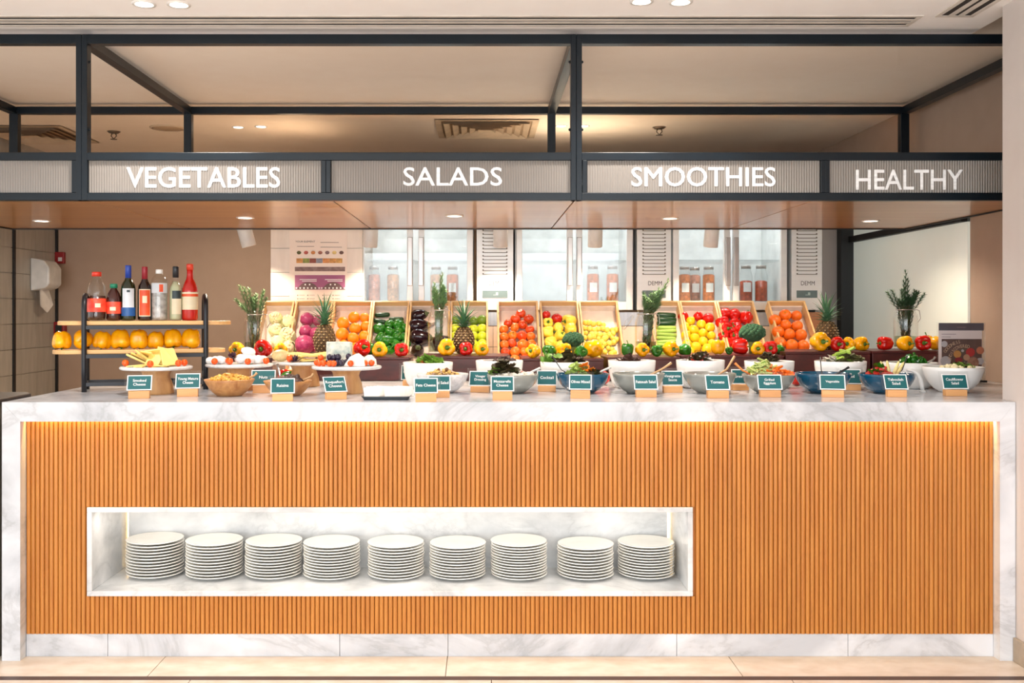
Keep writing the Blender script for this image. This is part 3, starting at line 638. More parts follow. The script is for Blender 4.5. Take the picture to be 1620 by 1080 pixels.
for k, c in enumerate([(110, 104, 50), (196, 92, 78), (214, 134, 66), (172, 104, 82), (128, 100, 100), (236, 206, 130), (120, 84, 70)]):
    c0 = pq(473+k*11.2, 399.5); m = MB().lathe([(.0001, 0), (.014, 0)], 10, Matrix.Translation((c0.x, yq-.0012, c0.z)) @ Matrix.Rotation(R(90), 4, 'X') @ Matrix.Diagonal((1, .8, 1, 1)), False, None)
    part('food_picture', m.mesh('food_picture', mat('poster_item_%s' % 'abcdefg'[k], c, .6, col2=tuple(v*.8 for v in c), nscale=80)), t)
for hx in (487, 527):
    P = []
    for i in range(13):
        a = pi*i/12; c0 = pq(hx-17*cos(a), 457.6-11.5*sin(a)**1.6); P.append((c0.x, c0.z))
    m = MB(); vs = [(x, yq-.0020, z) for x, z in P]; m.add(vs, [tuple(range(len(vs)))]); part('brown_hill', m.mesh('brown_hill', mat('poster_hill', (112, 84, 84), .6)), bandp)
dt = MB()
for hx in (487, 527):
    for dx, dy in ((-18, 455.5), (-12, 455.5), (-6, 455.5), (0, 455.5), (6, 455.5), (12, 455.5), (18, 455.5), (-4, 450), (3, 450)):
        c0 = pq(hx+dx, dy); dt.cbox(c0.x, yq-.0026, c0.z, .009, .0005, .009)
part('white_dots', dt.mesh('white_dots', M_CARDW), bandp, kind='stuff')
ln = MB()
for yy in (441.5, 444.0):
    for a, b_ in ((474, 503), (514, 544)):
        p, q2 = pq(a+4*(yy > 443), yy), pq(b_-2, yy+1.1); ln.box(p.x, q2.x, yq-.0024, yq-.0018, q2.z, p.z)
part('text_line', ln.mesh('text_line', M_CARDW), bandp, kind='stuff')
ln = MB()
for yy in (466, 471.5, 476.5):
    for a in (470, 486, 510, 526):
        p, q2 = pq(a, yy), pq(a+1.8, yy+1.8); ln.box(p.x, q2.x, yq-.001, yq-.0002, q2.z, p.z)
        p, q2 = pq(a+3.5, yy+.5), pq(a+12, yy+1.1); ln.box(p.x, q2.x, yq-.001, yq-.0002, q2.z, p.z)
for a, b_, yy in ((470, 497, 389.2), (507, 541, 390.5), (507, 536, 383)):
    p, q2 = pq(a, yy), pq(b_, yy+.8); ln.box(p.x, q2.x, yq-.001, yq-.0002, q2.z, p.z)
part('text_line', ln.mesh('text_line', mat('poster_ink', (150, 128, 120), .7)), t, kind='stuff')
me, asp = TXT['YOUR ELEMENT']; me = me.copy(); me.materials.clear(); me.materials.append(M_INK)
c0 = pq(483, 382); part('lettering', me, t, loc=(c0.x, yq-.0012, c0.z), rot=(R(90), 0, 0), scale=(.122, .011, 1))
# raised dark bracket at the pier's edge
# ------------------------------------------------------------------ produce shapes (unit size, origin at the centre)
CT = 1.0
def pepper_me(m, lobes, seed):
    r_ = random.Random(seed); ph = r_.random()*6
    amp = [r_.uniform(.8, 1.2) for _ in range(lobes)]
    def fn(r, z, a):
        c = abs(sin(lobes*(a+ph)/2)); k = int(((a+ph) % (2*pi))/(2*pi)*lobes) % lobes
        d = 1-.17*(1-c)**1.5
        return r*d*(.96+.05*amp[k]), z+(.07*(c-.5) if r > .12 and abs(z) > .34 else 0)
    prof = [(.001, -.42), (.12, -.46), (.26, -.47), (.38, -.38), (.45, -.2), (.49, .05), (.5, .24), (.45, .38), (.34, .46), (.22, .46), (.12, .38), (.001, .34)]
    return MB().lathe(prof, lobes*8, None, True, fn).mesh('bell_pepper', m)
PSTEM = MB().lathe([(.001, .36), (.11, .375), (.14, .43), (.06, .45), (.05, .48)], 10).tube([(0, 0, .44), (.01, 0, .55), (.05, .02, .66), (.1, .03, .72)], [.05, .04, .042, .055], 8).mesh('stem', M_STEM)
PEP = {'yellow': [pepper_me(M_YEL, 4, 1), pepper_me(M_YEL, 3, 2)], 'red': [pepper_me(M_RED, 4, 3), pepper_me(M_RED, 3, 4)], 'green': [pepper_me(M_GRN, 4, 5), pepper_me(M_GRN, 3, 6)], 'pale': [pepper_me(M_PALEY, 4, 7), pepper_me(M_PALEY, 3, 8)]}
def ball_me(name, m, sq=(1, 1, .94), dimple=True, n=16):
    prof = [(max(1e-4, sin(pi*i/10))*.5, -cos(pi*i/10)*.5*sq[2]) for i in range(11)]
    if dimple: prof[-1] = (1e-4, .42*sq[2])
    return MB().lathe(prof, n).mesh(name, m)
STAR = MB().lathe([(.001, .41), (.03, .44), (.03, .47), (.001, .48)], 6)
for k in range(5):
    a = 2*pi*k/5; STAR.add([(0.02*cos(a+1.5), .02*sin(a+1.5), .43), (.02*cos(a-1.5), .02*sin(a-1.5), .43), (.2*cos(a), .2*sin(a), .46)], [(0, 1, 2)])
STAR = STAR.mesh('calyx', M_STEM)
NAVEL = MB().lathe([(.001, .445), (.04, .45), (.05, .43)], 8).mesh('stem_end', mat('stem_scar', (150, 140, 60), .7))
ORANGE, ORANGE2 = ball_me('orange', M_ORNG), ball_me('orange', M_ORNG2)
def lobed(name, m, n=5, amt=.06, sq=.86):
    def fn(r, z, a): return r*(1-amt*(.5-.5*cos(n*a))), z
    prof = [(max(1e-4, sin(pi*i/10))*.5, -cos(pi*i/10)*.5*sq) for i in range(11)]; prof[-1] = (1e-4, .36*sq)
    return MB().lathe(prof, 20, None, True, fn).mesh(name, m)
TOMATO = lobed('persimmon', M_TOM); TOMATO2 = lobed('persimmon', M_TOM2); REDTOM = lobed('red_pepper', M_RED, 4, .12, .95); APPLE = lobed('red_apple', M_REDA, 5, .04, .92)
LEMON = MB().lathe([(.001, -.58), (.07, -.54), (.16, -.47), (.34, -.34), (.46, -.12), (.47, .1), (.36, .33), (.17, .47), (.07, .54), (.001, .57)], 14).mesh('lemon', M_LEMON)
LIME, LIMEG = ball_me('lime', M_LIME, (1, 1, 1), False), ball_me('lime', M_LIMEG, (1, 1, 1), False)
SMALL = ball_me('small_lemon', M_SMALL, (1, 1, 1.06), False, 12)
def cabb(r, z, a): return r*(1+.035*sin(6*a+5*z)+.02*sin(13*a)), z
CABB = MB().lathe([(max(1e-4, sin(pi*i/12))*.5, -cos(pi*i/12)*.5) for i in range(13)], 26, None, True, cabb).mesh('red_cabbage', M_CABB)
CABL = MB().lathe([(.51*cos(R(t)), .51*sin(R(t))) for t in (-40, -10, 20, 45, 62)], 8, None, True, cabb, R(-150), R(-40)).mesh('outer_leaf', mat('cabbage_leaf', (170, 56, 104), .4, col2=(130, 20, 68), nscale=20))
CUC = MB().lathe([(.001, -.5), (.12, -.47), (.17, -.38), (.18, 0), (.17, .38), (.12, .47), (.001, .5)], 12).mesh('cucumber', M_CUC)
CEL = MB().lathe([(.001, -.5), (.1, -.49), (.11, -.3), (.12, .3), (.1, .49), (.001, .5)], 8).mesh('celery_stick', M_CEL)
EGG = MB().lathe([(.001, -.5), (.16, -.47), (.27, -.36), (.3, -.18), (.27, .05), (.2, .25), (.13, .4), (.07, .45), (.001, .46)], 16).mesh('eggplant', M_EGG)
EGGC = MB().lathe([(.15, .36), (.11, .44), (.05, .47), (.04, .56), (.001, .57)], 8).mesh('calyx', mat('eggplant_calyx', (84, 96, 56), .6))
def bumps(name, m, n, rr, seed, flat=.75):
    r_ = random.Random(seed); q = MB().ball((0, 0, -.06), .40, 14, 9, (1, 1, flat))
    for i in range(n):
        z = 1-1.25*(i+.5)/n; a = i*2.399963; rad = sqrt(max(0, 1-z*z))
        q.ball((.42*rad*cos(a), .42*rad*sin(a), .42*flat*z), rr*r_.uniform(.8, 1.25), 7, 5)
    return q.mesh(name, m)
CAUL = bumps('cauliflower', M_CAUL, 46, .11, 3, .9); BROC = bumps('broccoli', M_BROC, 80, .085, 4, .72)
BSTALK = MB().lathe([(.12, -.75), (.13, -.4), (.25, -.2), (.3, -.05)], 10).mesh('stalk', mat('broccoli_stalk', (140, 164, 100), .6))
def leaf_cup(a0, a1, r=.56): return MB().lathe([(r*cos(R(t)), r*sin(R(t))) for t in (-60, -30, 0, 28, 48)], 8, None, True, lambda q, z, a: (q*(1+.05*sin(9*a)), z), R(a0), R(a1))
CLEAF = leaf_cup(150, 260).mesh('outer_leaf', M_CLEAF); CLEAF2 = leaf_cup(-60, 40).mesh('outer_leaf', M_CLEAF)
# pineapple: origin at the base, body 1 tall
def pineapple():
    def rad(t): return .38*sin(pi*(.1+.83*t))**.55
    b = MB().lathe([(max(1e-3, rad(t/14)), t/14) for t in range(15)], 24); b2 = MB(); k = 0
    rows, per = 11, 13
    for j in range(rows):
        for i in range(per):
            t = (j+.6)/rows*.97; a = 2*pi*(i+.5*(j % 2))/per; r0 = rad(t); dz = (rad(t+.03)-rad(t-.03))/.06
            n = Vector((cos(a), sin(a), -dz)).normalized(); u = Vector((-sin(a), cos(a), 0)); v = n.cross(u); c = Vector((r0*cos(a), r0*sin(a), t))
            s = .5*2*pi*r0/per; h = .52/rows
            P = [c-u*s*.92, c-v*h*1.25, c+u*s*.92, c+v*h*1.25]; T = c+n*.035
            b.add([*P, T], [(0, 1, 4), (1, 2, 4), (2, 3, 4), (3, 0, 4)], False)
            b2.add([T-u*s*.3+n*.002-v*h*.1, T-v*h*.45, T+u*s*.3+n*.002-v*h*.1, T+v*h*.35, T+n*.016], [(0, 1, 4), (1, 2, 4), (2, 3, 4), (3, 0, 4)], False)
    r_ = random.Random(5); cr = MB()
    for i in range(46):
        f = i/46; a = i*2.4; L = .42+.55*f; el = R(28+58*f)+r_.uniform(-.1, .1); wd = .075*(1-.35*f); ps = []
        base = Vector((.06*(1-f)*cos(a), .06*(1-f)*sin(a), .98+.26*f)); d = Vector((cos(a), sin(a), 0)); side = Vector((-sin(a), cos(a), 0))
        for q in range(5):
            s = q/4; e = el-.5*s*(1-f*.6); base2 = base+(d*cos(e)+Vector((0, 0, 1))*sin(e))*L*s; ww = wd*(1-s)**.7*(1 if q else .8)
            ps += [base2-side*ww, base2+d*(-ww*.35*0)-Vector((0, 0, ww*.4)), base2+side*ww]
        fs = []
        for q in range(4):
            fs += [(3*q, 3*q+1, 3*q+4, 3*q+3), (3*q+1, 3*q+2, 3*q+5, 3*q+4)]
        cr.add(ps, fs, True)
    return b.mesh('pineapple', M_PINE), b2.mesh('eye_tips', M_PINET), cr.mesh('crown', M_CROWN)
PINB, PINE_T, PINC = pineapple()

# ------------------------------------------------------------------ crates of produce
TH = R(44); CY0, CZ0 = 1.72, .9815; CL = .545
UV = Vector((0, cos(TH), sin(TH))); NV = Vector((0, -sin(TH), cos(TH))); P0 = Vector((0, CY0, CZ0+.004))
CRATES = []
def crate(pa, pb, label, depth=.075):
    ytop = CY0+CL*cos(TH)
    x0, x1 = X(pa, ytop), X(pb, ytop); wd = x1-x0; xm = (x0+x1)/2
    t = thing('produce_crate', label, 'crate', (xm, CY0, CZ0), (TH, 0, 0), 'tilted produce crates')
    h, k = wd/2, .011
    part('base_board', boxm('base_board', M_CRATE, -h+k, h-k, .008, CL-k, 0, .008), t)
    part('side_board', boxm('side_board', M_CRATE, -h, -h+k, 0, CL, 0, depth, .001), t); part('side_board', boxm('side_board', M_CRATE, h-k, h, 0, CL, 0, depth, .001), t)
    part('end_board', boxm('end_board', M_CRATE, -h+k, h-k, CL-k, CL, 0, depth, .001), t); part('end_board', boxm('end_board', M_CRATE, -h+k, h-k, 0, .008, 0, depth*.8, .001), t)
    part('paper_liner', MB().box(-h+k+.001, h-k-.001, .02, CL-k-.002, .009, .012).box(-h+k+.001, h-k-.001, CL-k-.012, CL-k-.002, .012, depth*.6).mesh('paper_liner', M_LINER), t)
    # support wedge under the tilted crate
    sy, sz = CL*cos(TH), CL*sin(TH)
    wv = Matrix.Rotation(-TH, 4, 'X')
    part('prop', MB().box(-h+.02, h-.02, sy-.06, sy-.035, -.0014, sz-.05, wv).mesh('prop', M_CRATE), t)
    return xm, x0, x1
def on_crate(px, py, r):
    return at_plane(px, py, P0+NV*(r+.013), NV)
def rows_of(lst):
    order = sorted(range(len(lst)), key=lambda i: lst[i][1]); rows = []; 
    for i in order:
        if rows and lst[i][1]-lst[rows[-1][0]][1] < 6.5: rows[-1].append(i)
        else: rows.append([i])
    out = {}
    for j, r in enumerate(rows):
        for k, i in enumerate(sorted(r, key=lambda i: lst[i][0])): out[i] = (j, k, len(r))
    return out
def fill(lst, name, what, cat, where, me, kids=(), spin=True, group=None, scale=None, rotfn=None, lift=1.0):
    """lst: (px, py, radius px)"""
    rw = rows_of(lst)
    for i, it in enumerate(lst):
        r = it[2]*5.85/F; c = on_crate(it[0], it[1], r*lift)
        j, k, n_ = rw[i]
        lab = f"{what} {where}, {ORD[j]} row down" + (f", {ORD[k]} across" if n_ > 1 else "")
        rot = rotfn(i) if rotfn else (R(90)-rnd.uniform(.2, 1.2), rnd.uniform(-.4, .4), rnd.uniform(0, 6))
        s = 2*r if scale is None else scale(r, it)
        m = me[i % len(me)] if isinstance(me, list) else me
        o = thing(name, lab, cat, c, rot, group or what+'s '+where, m, s)
        for q in kids: part(q.name.split('.')[0], q, o)
crate(421, 469, 'pale crate of cauliflower beside the bottle rack end herb jar'); crate(471, 529, 'crate of red cabbages behind the first pineapple')
crate(530, 591.5, 'crate of yellow oranges next to the first pineapple'); crate(592, 649, 'crate of green peppers and cucumbers'); crate(650, 713, 'crate of eggplants behind the tallest herb jar')
crate(714, 772, 'crate of limes behind the second pineapple'); crate(786, 850, 'crate of orange persimmons standing apart'); crate(853, 913, 'crate of pale yellow peppers and red apples')
crate(914, 975, 'crate of tiny pale lemons with an empty upper part'); crate(1022, 1071.5, 'crate of cucumbers and celery behind the bent herb jar'); crate(1072, 1129, 'crate of lemons topped with red peppers')
crate(1130, 1188, 'crate filled with only red peppers'); crate(1210, 1269, 'crate of deep oranges under the fridge panel')
fill([(436, 503, 10), (456, 509, 11), (437, 522, 10.5), (455, 530, 12), (438, 542, 11), (456, 550, 11)], 'cauliflower', 'cream cauliflower', 'cauliflower', 'in the palest crate', CAUL, (CLEAF, CLEAF2), rotfn=lambda i: (R(60), .2*i, i*2.1))
fill([(486, 505, 11), (503, 507, 9), (484, 524, 10.5), (499, 527, 9.5), (482, 545, 15), (503, 546, 11)], 'red_cabbage', 'magenta cabbage', 'cabbage', 'in the crate beside the first pineapple', CABB, (CABL,))
fill([(560, 502, 9.5), (577, 503, 8.5), (543, 511.5, 10.5), (562, 519.5, 9.5), (579, 516.5, 9), (541.5, 528.5, 10.5), (559, 535, 9.5), (577, 532, 9.5), (544, 546, 9), (561, 551, 9.5), (578, 549, 9)], 'orange', 'yellow orange', 'orange', 'in the crate next to the green peppers', ORANGE, (NAVEL,))
HZ = lambda i: (rnd.uniform(-.1, .1), R(90)+rnd.uniform(-.25, .25), rnd.uniform(-.25, .1))
fill([(605, 498, 11), (627, 505, 11), (600, 508, 10)], 'cucumber', 'dark cucumber', 'cucumber', 'above the small green peppers', CUC, (), rotfn=HZ, scale=lambda r, it: (2.0*r, 2.0*r, 2.2*r), lift=.5)
gp = [(601, 520, 9), (616, 514, 8), (630, 513, 9), (617, 525, 8), (630.5, 524, 7), (641, 519, 7), (627, 535, 8), (639.5, 534, 7), (602, 535, 8.5), (613, 540, 10), (627, 547, 9), (640, 546, 8), (601, 549, 8), (614, 556, 8)]
fill(gp, 'bell_pepper', 'small green pepper', 'pepper', 'in the crate next to the oranges', PEP['green'], (PSTEM,), rotfn=lambda i: (R(60)+rnd.uniform(-.4, .4), rnd.uniform(-.5, .5), rnd.uniform(0, 6)))
ER = [(R(40), R(70), .3), (.1, R(80), .1), (.1, R(95), -.1), (R(70), .3, 0), (.2, R(75), .1)]
fill([(664, 499, 12), (663, 515, 13), (667, 533, 14), (661, 553, 11), (700, 540, 12)], 'eggplant', 'glossy dark eggplant', 'eggplant', 'beside the tallest herb jar', EGG, (EGGC,), rotfn=lambda i: ER[i], scale=lambda r, it: (3.1*r, 3.1*r, 2.5*r), lift=.8)
c = on_crate(680, 506, .035); t = thing('celeriac_half', 'cut pale root half leaning among the eggplants', 'vegetable', c, (TH-.25, 0, 0), None, MB().lathe([(.001, -.03), (.028, -.024), (.038, 0)], 16).mesh('celeriac_half', mat('root_skin', (190, 160, 130), .8)))
part('cut_face', MB().lathe([(.001, .002), (.036, .002), (.038, 0)], 16).mesh('cut_face', M_CUT), t)
fill([(763, 506.5, 8.5), (750, 508, 8), (720, 507, 8), (735, 505, 8)], 'lime', 'green lime', 'lime', 'at the top of the lime crate', LIMEG)
fill([(763, 520, 8), (749, 521, 8), (720, 520, 8), (735, 519, 8), (763, 532, 8), (749, 532, 8), (720, 532, 8), (763, 544, 8), (749, 545, 8), (721, 545, 8), (735, 545, 8), (735, 532, 8)], 'lime', 'yellow lime', 'lime', 'in the crate behind the second pineapple', LIME)
pers = [(a_, b_, c_*1.12) for a_, b_, c_ in [(824, 496, 7.2), (815.5, 504.5, 7.5), (836.5, 505, 7.5), (804, 511.5, 6.8), (827, 513.5, 7.2), (797, 521, 7), (814.5, 518, 7), (838, 521, 6.8), (798, 533, 7.5), (811.5, 530.5, 7), (826, 531.5, 8), (839.5, 532, 7), (798, 545, 7), (810.5, 543, 7), (827, 545, 8), (840.5, 544, 7), (800, 557, 7.2), (815, 556, 7.8), (830, 556.5, 7.2), (842, 556, 6.8), (801, 568, 7), (815, 568, 7.2), (829, 568.5, 7)]]
fill(pers[:5], 'persimmon', 'red persimmon', 'fruit', 'at the top of the lone middle crate', TOMATO, (STAR,)); fill(pers[5:], 'persimmon', 'orange persimmon', 'fruit', 'in the lone middle crate', [TOMATO2, TOMATO2, TOMATO], (STAR,))
fill([(864, 498, 7.2), (881, 504, 9)], 'red_apple', 'red apple', 'apple', 'above the pale yellow peppers', APPLE, (NAVEL,))
fill([(867, 511, 8.5), (883, 518, 9), (901, 507.5, 10.5), (866, 525, 9.5), (903, 521, 10), (885, 531, 8.5), (871, 541, 10), (901, 537, 9), (886, 547, 9)], 'bell_pepper', 'pale yellow pepper', 'pepper', 'in the crate next to the tiny lemons', PEP['pale'], (PSTEM,), rotfn=lambda i: (R(70)+rnd.uniform(-.5, .5), rnd.uniform(-.6, .6), rnd.uniform(0, 6)))
sl = []
for j in range(9):
    for i in range(8 if j else 5):
        sl.append((921+i*7.1+(j % 2)*3.4+rnd.uniform(-2, 2)+j*.3+(0 if j else 5), 512.5+j*7.6+rnd.uniform(-2, 2), 4.5+rnd.uniform(-.7, .6)))
fill([p for p in sl if p[0] < 975.5], 'small_lemon', 'tiny pale lemon', 'lemon', 'in the half empty crate', SMALL, ())
HZ2 = lambda i: (0, R(90)+rnd.uniform(-.08, .08), rnd.uniform(-.12, .08))
fill([(1054, 498.5, 14), (1055, 505, 14), (1054, 511, 14)], 'cucumber', 'dark cucumber', 'cucumber', 'above the celery sticks', CUC, (), rotfn=HZ2, scale=lambda r, it: (.09, .09, .115), lift=.3)
fill([(1054+rnd.uniform(-1, 1), 518+k*5.6, 14) for k in range(9)], 'celery_stick', 'pale green celery stick', 'celery', 'under the cucumbers', CEL, (), rotfn=HZ2, scale=lambda r, it: (.1, .1, .118), lift=.25)
fill([(1081, 500.5, 8.5), (1105, 500.5, 8.5), (1120.5, 504, 9.5)], 'bell_pepper', 'red pepper', 'pepper', 'above the large lemons', REDTOM, (STAR,))
fill([(1092.5, 508, 7.5), (1084, 517, 8), (1097, 522, 8.5), (1109.5, 513, 8), (1123, 518, 8.5), (1085, 530, 8), (1099, 535, 8.5), (1112, 527, 8), (1125.5, 531, 7.5), (1087, 544, 8), (1101, 549, 9), (1112.5, 540, 8), (1119, 552, 9), (1090, 557, 8.5), (1126, 543, 7)], 'lemon', 'large yellow lemon', 'lemon', 'in the crate topped with red peppers', LEMON)
fill([(1147, 496.5, 9.5), (1162.5, 498, 9.5), (1180, 503, 10), (1142, 510, 10), (1162, 512, 9), (1148, 521, 10), (1167, 522, 10), (1146, 533, 9), (1164, 535, 9), (1154, 543, 8), (1170, 546, 8), (1181, 533, 8)], 'bell_pepper', 'glossy red pepper', 'pepper', 'in the all-red crate', PEP['red'], (PSTEM,), rotfn=lambda i: (R(60)+rnd.uniform(-.5, .5), rnd.uniform(-.6, .6), rnd.uniform(0, 6)))
fill([(1226, 506.5, 9.8), (1242, 498.5, 9.8), (1260, 499.5, 8.8), (1243, 514, 9), (1261, 515.5, 9), (1231, 525, 9.8), (1248.5, 529, 9.5), (1267, 530, 9.8), (1234, 542, 9.5), (1252.5, 546, 9.8), (1271, 547, 9.5)], 'orange', 'deep orange', 'orange', 'in the crate under the fridge panel', ORANGE2, (NAVEL,))

# ------------------------------------------------------------------ dark boxes with peppers, herb jars, pineapples
BOXY = 1.16
def box(pa, pb, pt, label, y0=BOXY, d=.33):
    x0, x1 = X(pa, y0), X(pb, y0); z = Z(pt, y0)
    t = thing('display_box', label, 'box', ((x0+x1)/2, y0, CT), (0, 0, 0), 'dark red display boxes')
    h = (x1-x0)/2; H = z-CT
    part('body', MB().box(-h, h, 0, d, .001, H-.012).mesh('body', M_MAROON, .003), t); part('top_board', MB().box(-h-.002, h+.002, -.002, d+.002, H-.0118, H).mesh('top_board', M_MAROON, .002), t)
    return z
ZB = [box(362, 431, 566, 'small dark red box behind the mozzarella stand'), box(500, 647, 565, 'dark red box behind the blue cheese stand'), box(664, 806, 563, 'dark red box carrying the tallest herb jar'), box(826, 955, 567, 'dark red box carrying the big broccoli'),
      box(962, 1076, 565, 'dark red box carrying the bent herb jar'), box(1078.5, 1240, 562, 'dark red box before the all-red pepper crate'), box(1243, 1377, 556, 'taller dark red box carrying the third pineapple'), box(1380, 1503, 555, 'taller dark red box nearest to the menu stand'.replace('nearest to', 'beside'))]
BW = ['on the small box behind the mozzarella', 'on the box behind the blue cheese', 'on the box with the tallest herb jar', 'on the box with the big broccoli', 'on the box with the bent herb jar', 'on the box before the all-red crate', 'on the box with the third pineapple', 'on the box beside the menu stand']
# colour, px, radius px, pose (f stem to the viewer, u upright, l lying along +x, k lying along -x), box, extra y
PL = [('yellow', 376, 12.5, 'f', 0, 0), ('red', 417, 15, 'f', 0, 0), ('yellow', 444, 11, 'f', 0, .1), ('red', 572, 14, 'd', 1, .08), ('green', 585, 9, 'g', 1, .16), ('yellow', 601.5, 13, 'f', 1, 0), ('red', 635, 12, 'f', 1, 0),
      ('yellow', 705.5, 14.5, 'f', 2, 0), ('red', 738, 11.5, 'f', 2, 0), ('yellow', 761.5, 11.8, 'f', 2, 0), ('yellow', 844.5, 11.5, 'a', 3, 0), ('green', 870, 11, 'a', 3, .02), ('yellow', 891, 12.5, 'd', 3, .06), ('green', 918, 10.5, 'd', 3, .0), ('yellow', 940, 15, 'b', 3, .07),
      ('green', 993, 10.5, 'u', 4, 0), ('yellow', 1015, 11.3, 'f', 4, 0), ('green', 1038, 9.8, 'f', 4, 0), ('yellow', 1060, 12.5, 'r', 4, 0), ('green', 1084, 10.5, 'b', 4, .05), ('yellow', 1136, 11.5, 'u', 5, 0), ('green', 1153, 6.5, 'f', 5, .02), ('red', 1170, 13.5, 'l', 5, .03), ('yellow', 1198.5, 11.5, 'f', 5, 0), ('red', 1219, 12, 'f', 5, 0), ('green', 1233.5, 8, 'b', 5, .06),
      ('yellow', 1296, 15.5, 'f', 6, 0), ('red', 1324, 12.3, 'f', 6, 0), ('yellow', 1343, 11.5, 'a', 6, 0), ('yellow', 1361, 12, 'r', 6, .06), ('red', 1401, 12, 'k', 7, .03), ('yellow', 1431, 12.5, 'r', 7, 0), ('red', 1459.5, 13, 'f', 7, 0), ('yellow', 1466, 11, 'u', 7, .1), ('yellow', 1482, 11.5, 'b', 7, .06)]
def pepper(colr, x, y, zsup, r, pose, label, group, i):
    s = 2*r; hgt = {'u': 1.0}.get(pose, .93)*s
    rot = {'f': (R(90), 0, rnd.uniform(-.3, .3)), 'a': (R(86), 0, R(-38)), 'r': (R(90), 0, R(28)), 'u': (rnd.uniform(-.1, .1), rnd.uniform(-.1, .1), i), 'l': (R(90), R(20), R(80)), 'k': (R(90), R(10), R(-82)), 'd': (R(78), R(40), R(20)), 'b': (R(-80), R(30), .4), 'i': (R(180)+rnd.uniform(-.15, .15), rnd.uniform(-.15, .15), i), 'g': (R(-12), .1, .4)}[pose]
    o = thing('bell_pepper', label, 'pepper', (x, y, 0), rot, group, PEP[colr][i % 2], (s*1.0, s*1.0, s*(1.02 if pose in 'ug' else .95)))
    M = Euler(rot).to_matrix() @ Matrix.Diagonal(o.scale); zmin = min((M @ v.co).z for v in o.data.vertices)
    o.location.z = zsup-zmin+.0008
    part('stem', PSTEM, o); return o
cntb = {}
for i, (c_, px, rp, pose, b_, dy) in enumerate(PL):
    y = BOXY+.055+dy; x = X(px, y); r = rp*(y-CAM.y)/F
    k = cntb.setdefault((b_, c_), []); k.append(i)
for i, (c_, px, rp, pose, b_, dy) in enumerate(PL):
    y = BOXY+.055+dy; x = X(px, y); r = rp*(y-CAM.y)/F*.97
    k = cntb[(b_, c_)]; n_ = k.index(i)
    po = {'f': 'stem outward', 'u': 'standing upright', 'l': 'lying sideways', 'k': 'lying sideways'}.get(pose, 'lying aslant')
    lab = f"{ORD[n_]} of {len(k)} {c_} peppers {BW[b_]} from rack end" if len(k) > 1 else f"only {c_} pepper {BW[b_]}, {po}"
    pepper(c_, x, y, ZB[b_], r, pose, lab, 'peppers on the dark boxes', i)
def broc(px, py, r, b_, y, label):
    c = at_y(px, py, y); o = thing('broccoli', label, 'broccoli', (c.x, y, ZB[b_]+r*1.5+.001), (0, 0, .5), None, BROC, 2*r)
    part('stalk', BSTALK, o)
broc(907, 540, .058, 3, 1.36, 'large blue green broccoli head above the pale yellow peppers'); broc(1190, 527, .070, 5, 1.37, 'wide broccoli head in front of the all-red pepper crate')
for px, b_, s, label in ((513.5, 1, .146, 'first pineapple, before the red cabbage crate'), (734, 2, .142, 'second pineapple, between tallest herb jar and lime crate'), (1308, 6, .15, 'third pineapple, beneath the end of the fridge row')):
    y = 1.40; o = thing('pineapple', label, 'pineapple', (X(px, y), y, ZB[b_]+.001), (0, 0, px), 'pineapples on the boxes', PINB, (s, s, s if b_ != 1 else s*1.1))
    part('eye_tips', PINE_T, o, kind='stuff'); part('crown', PINC, o)
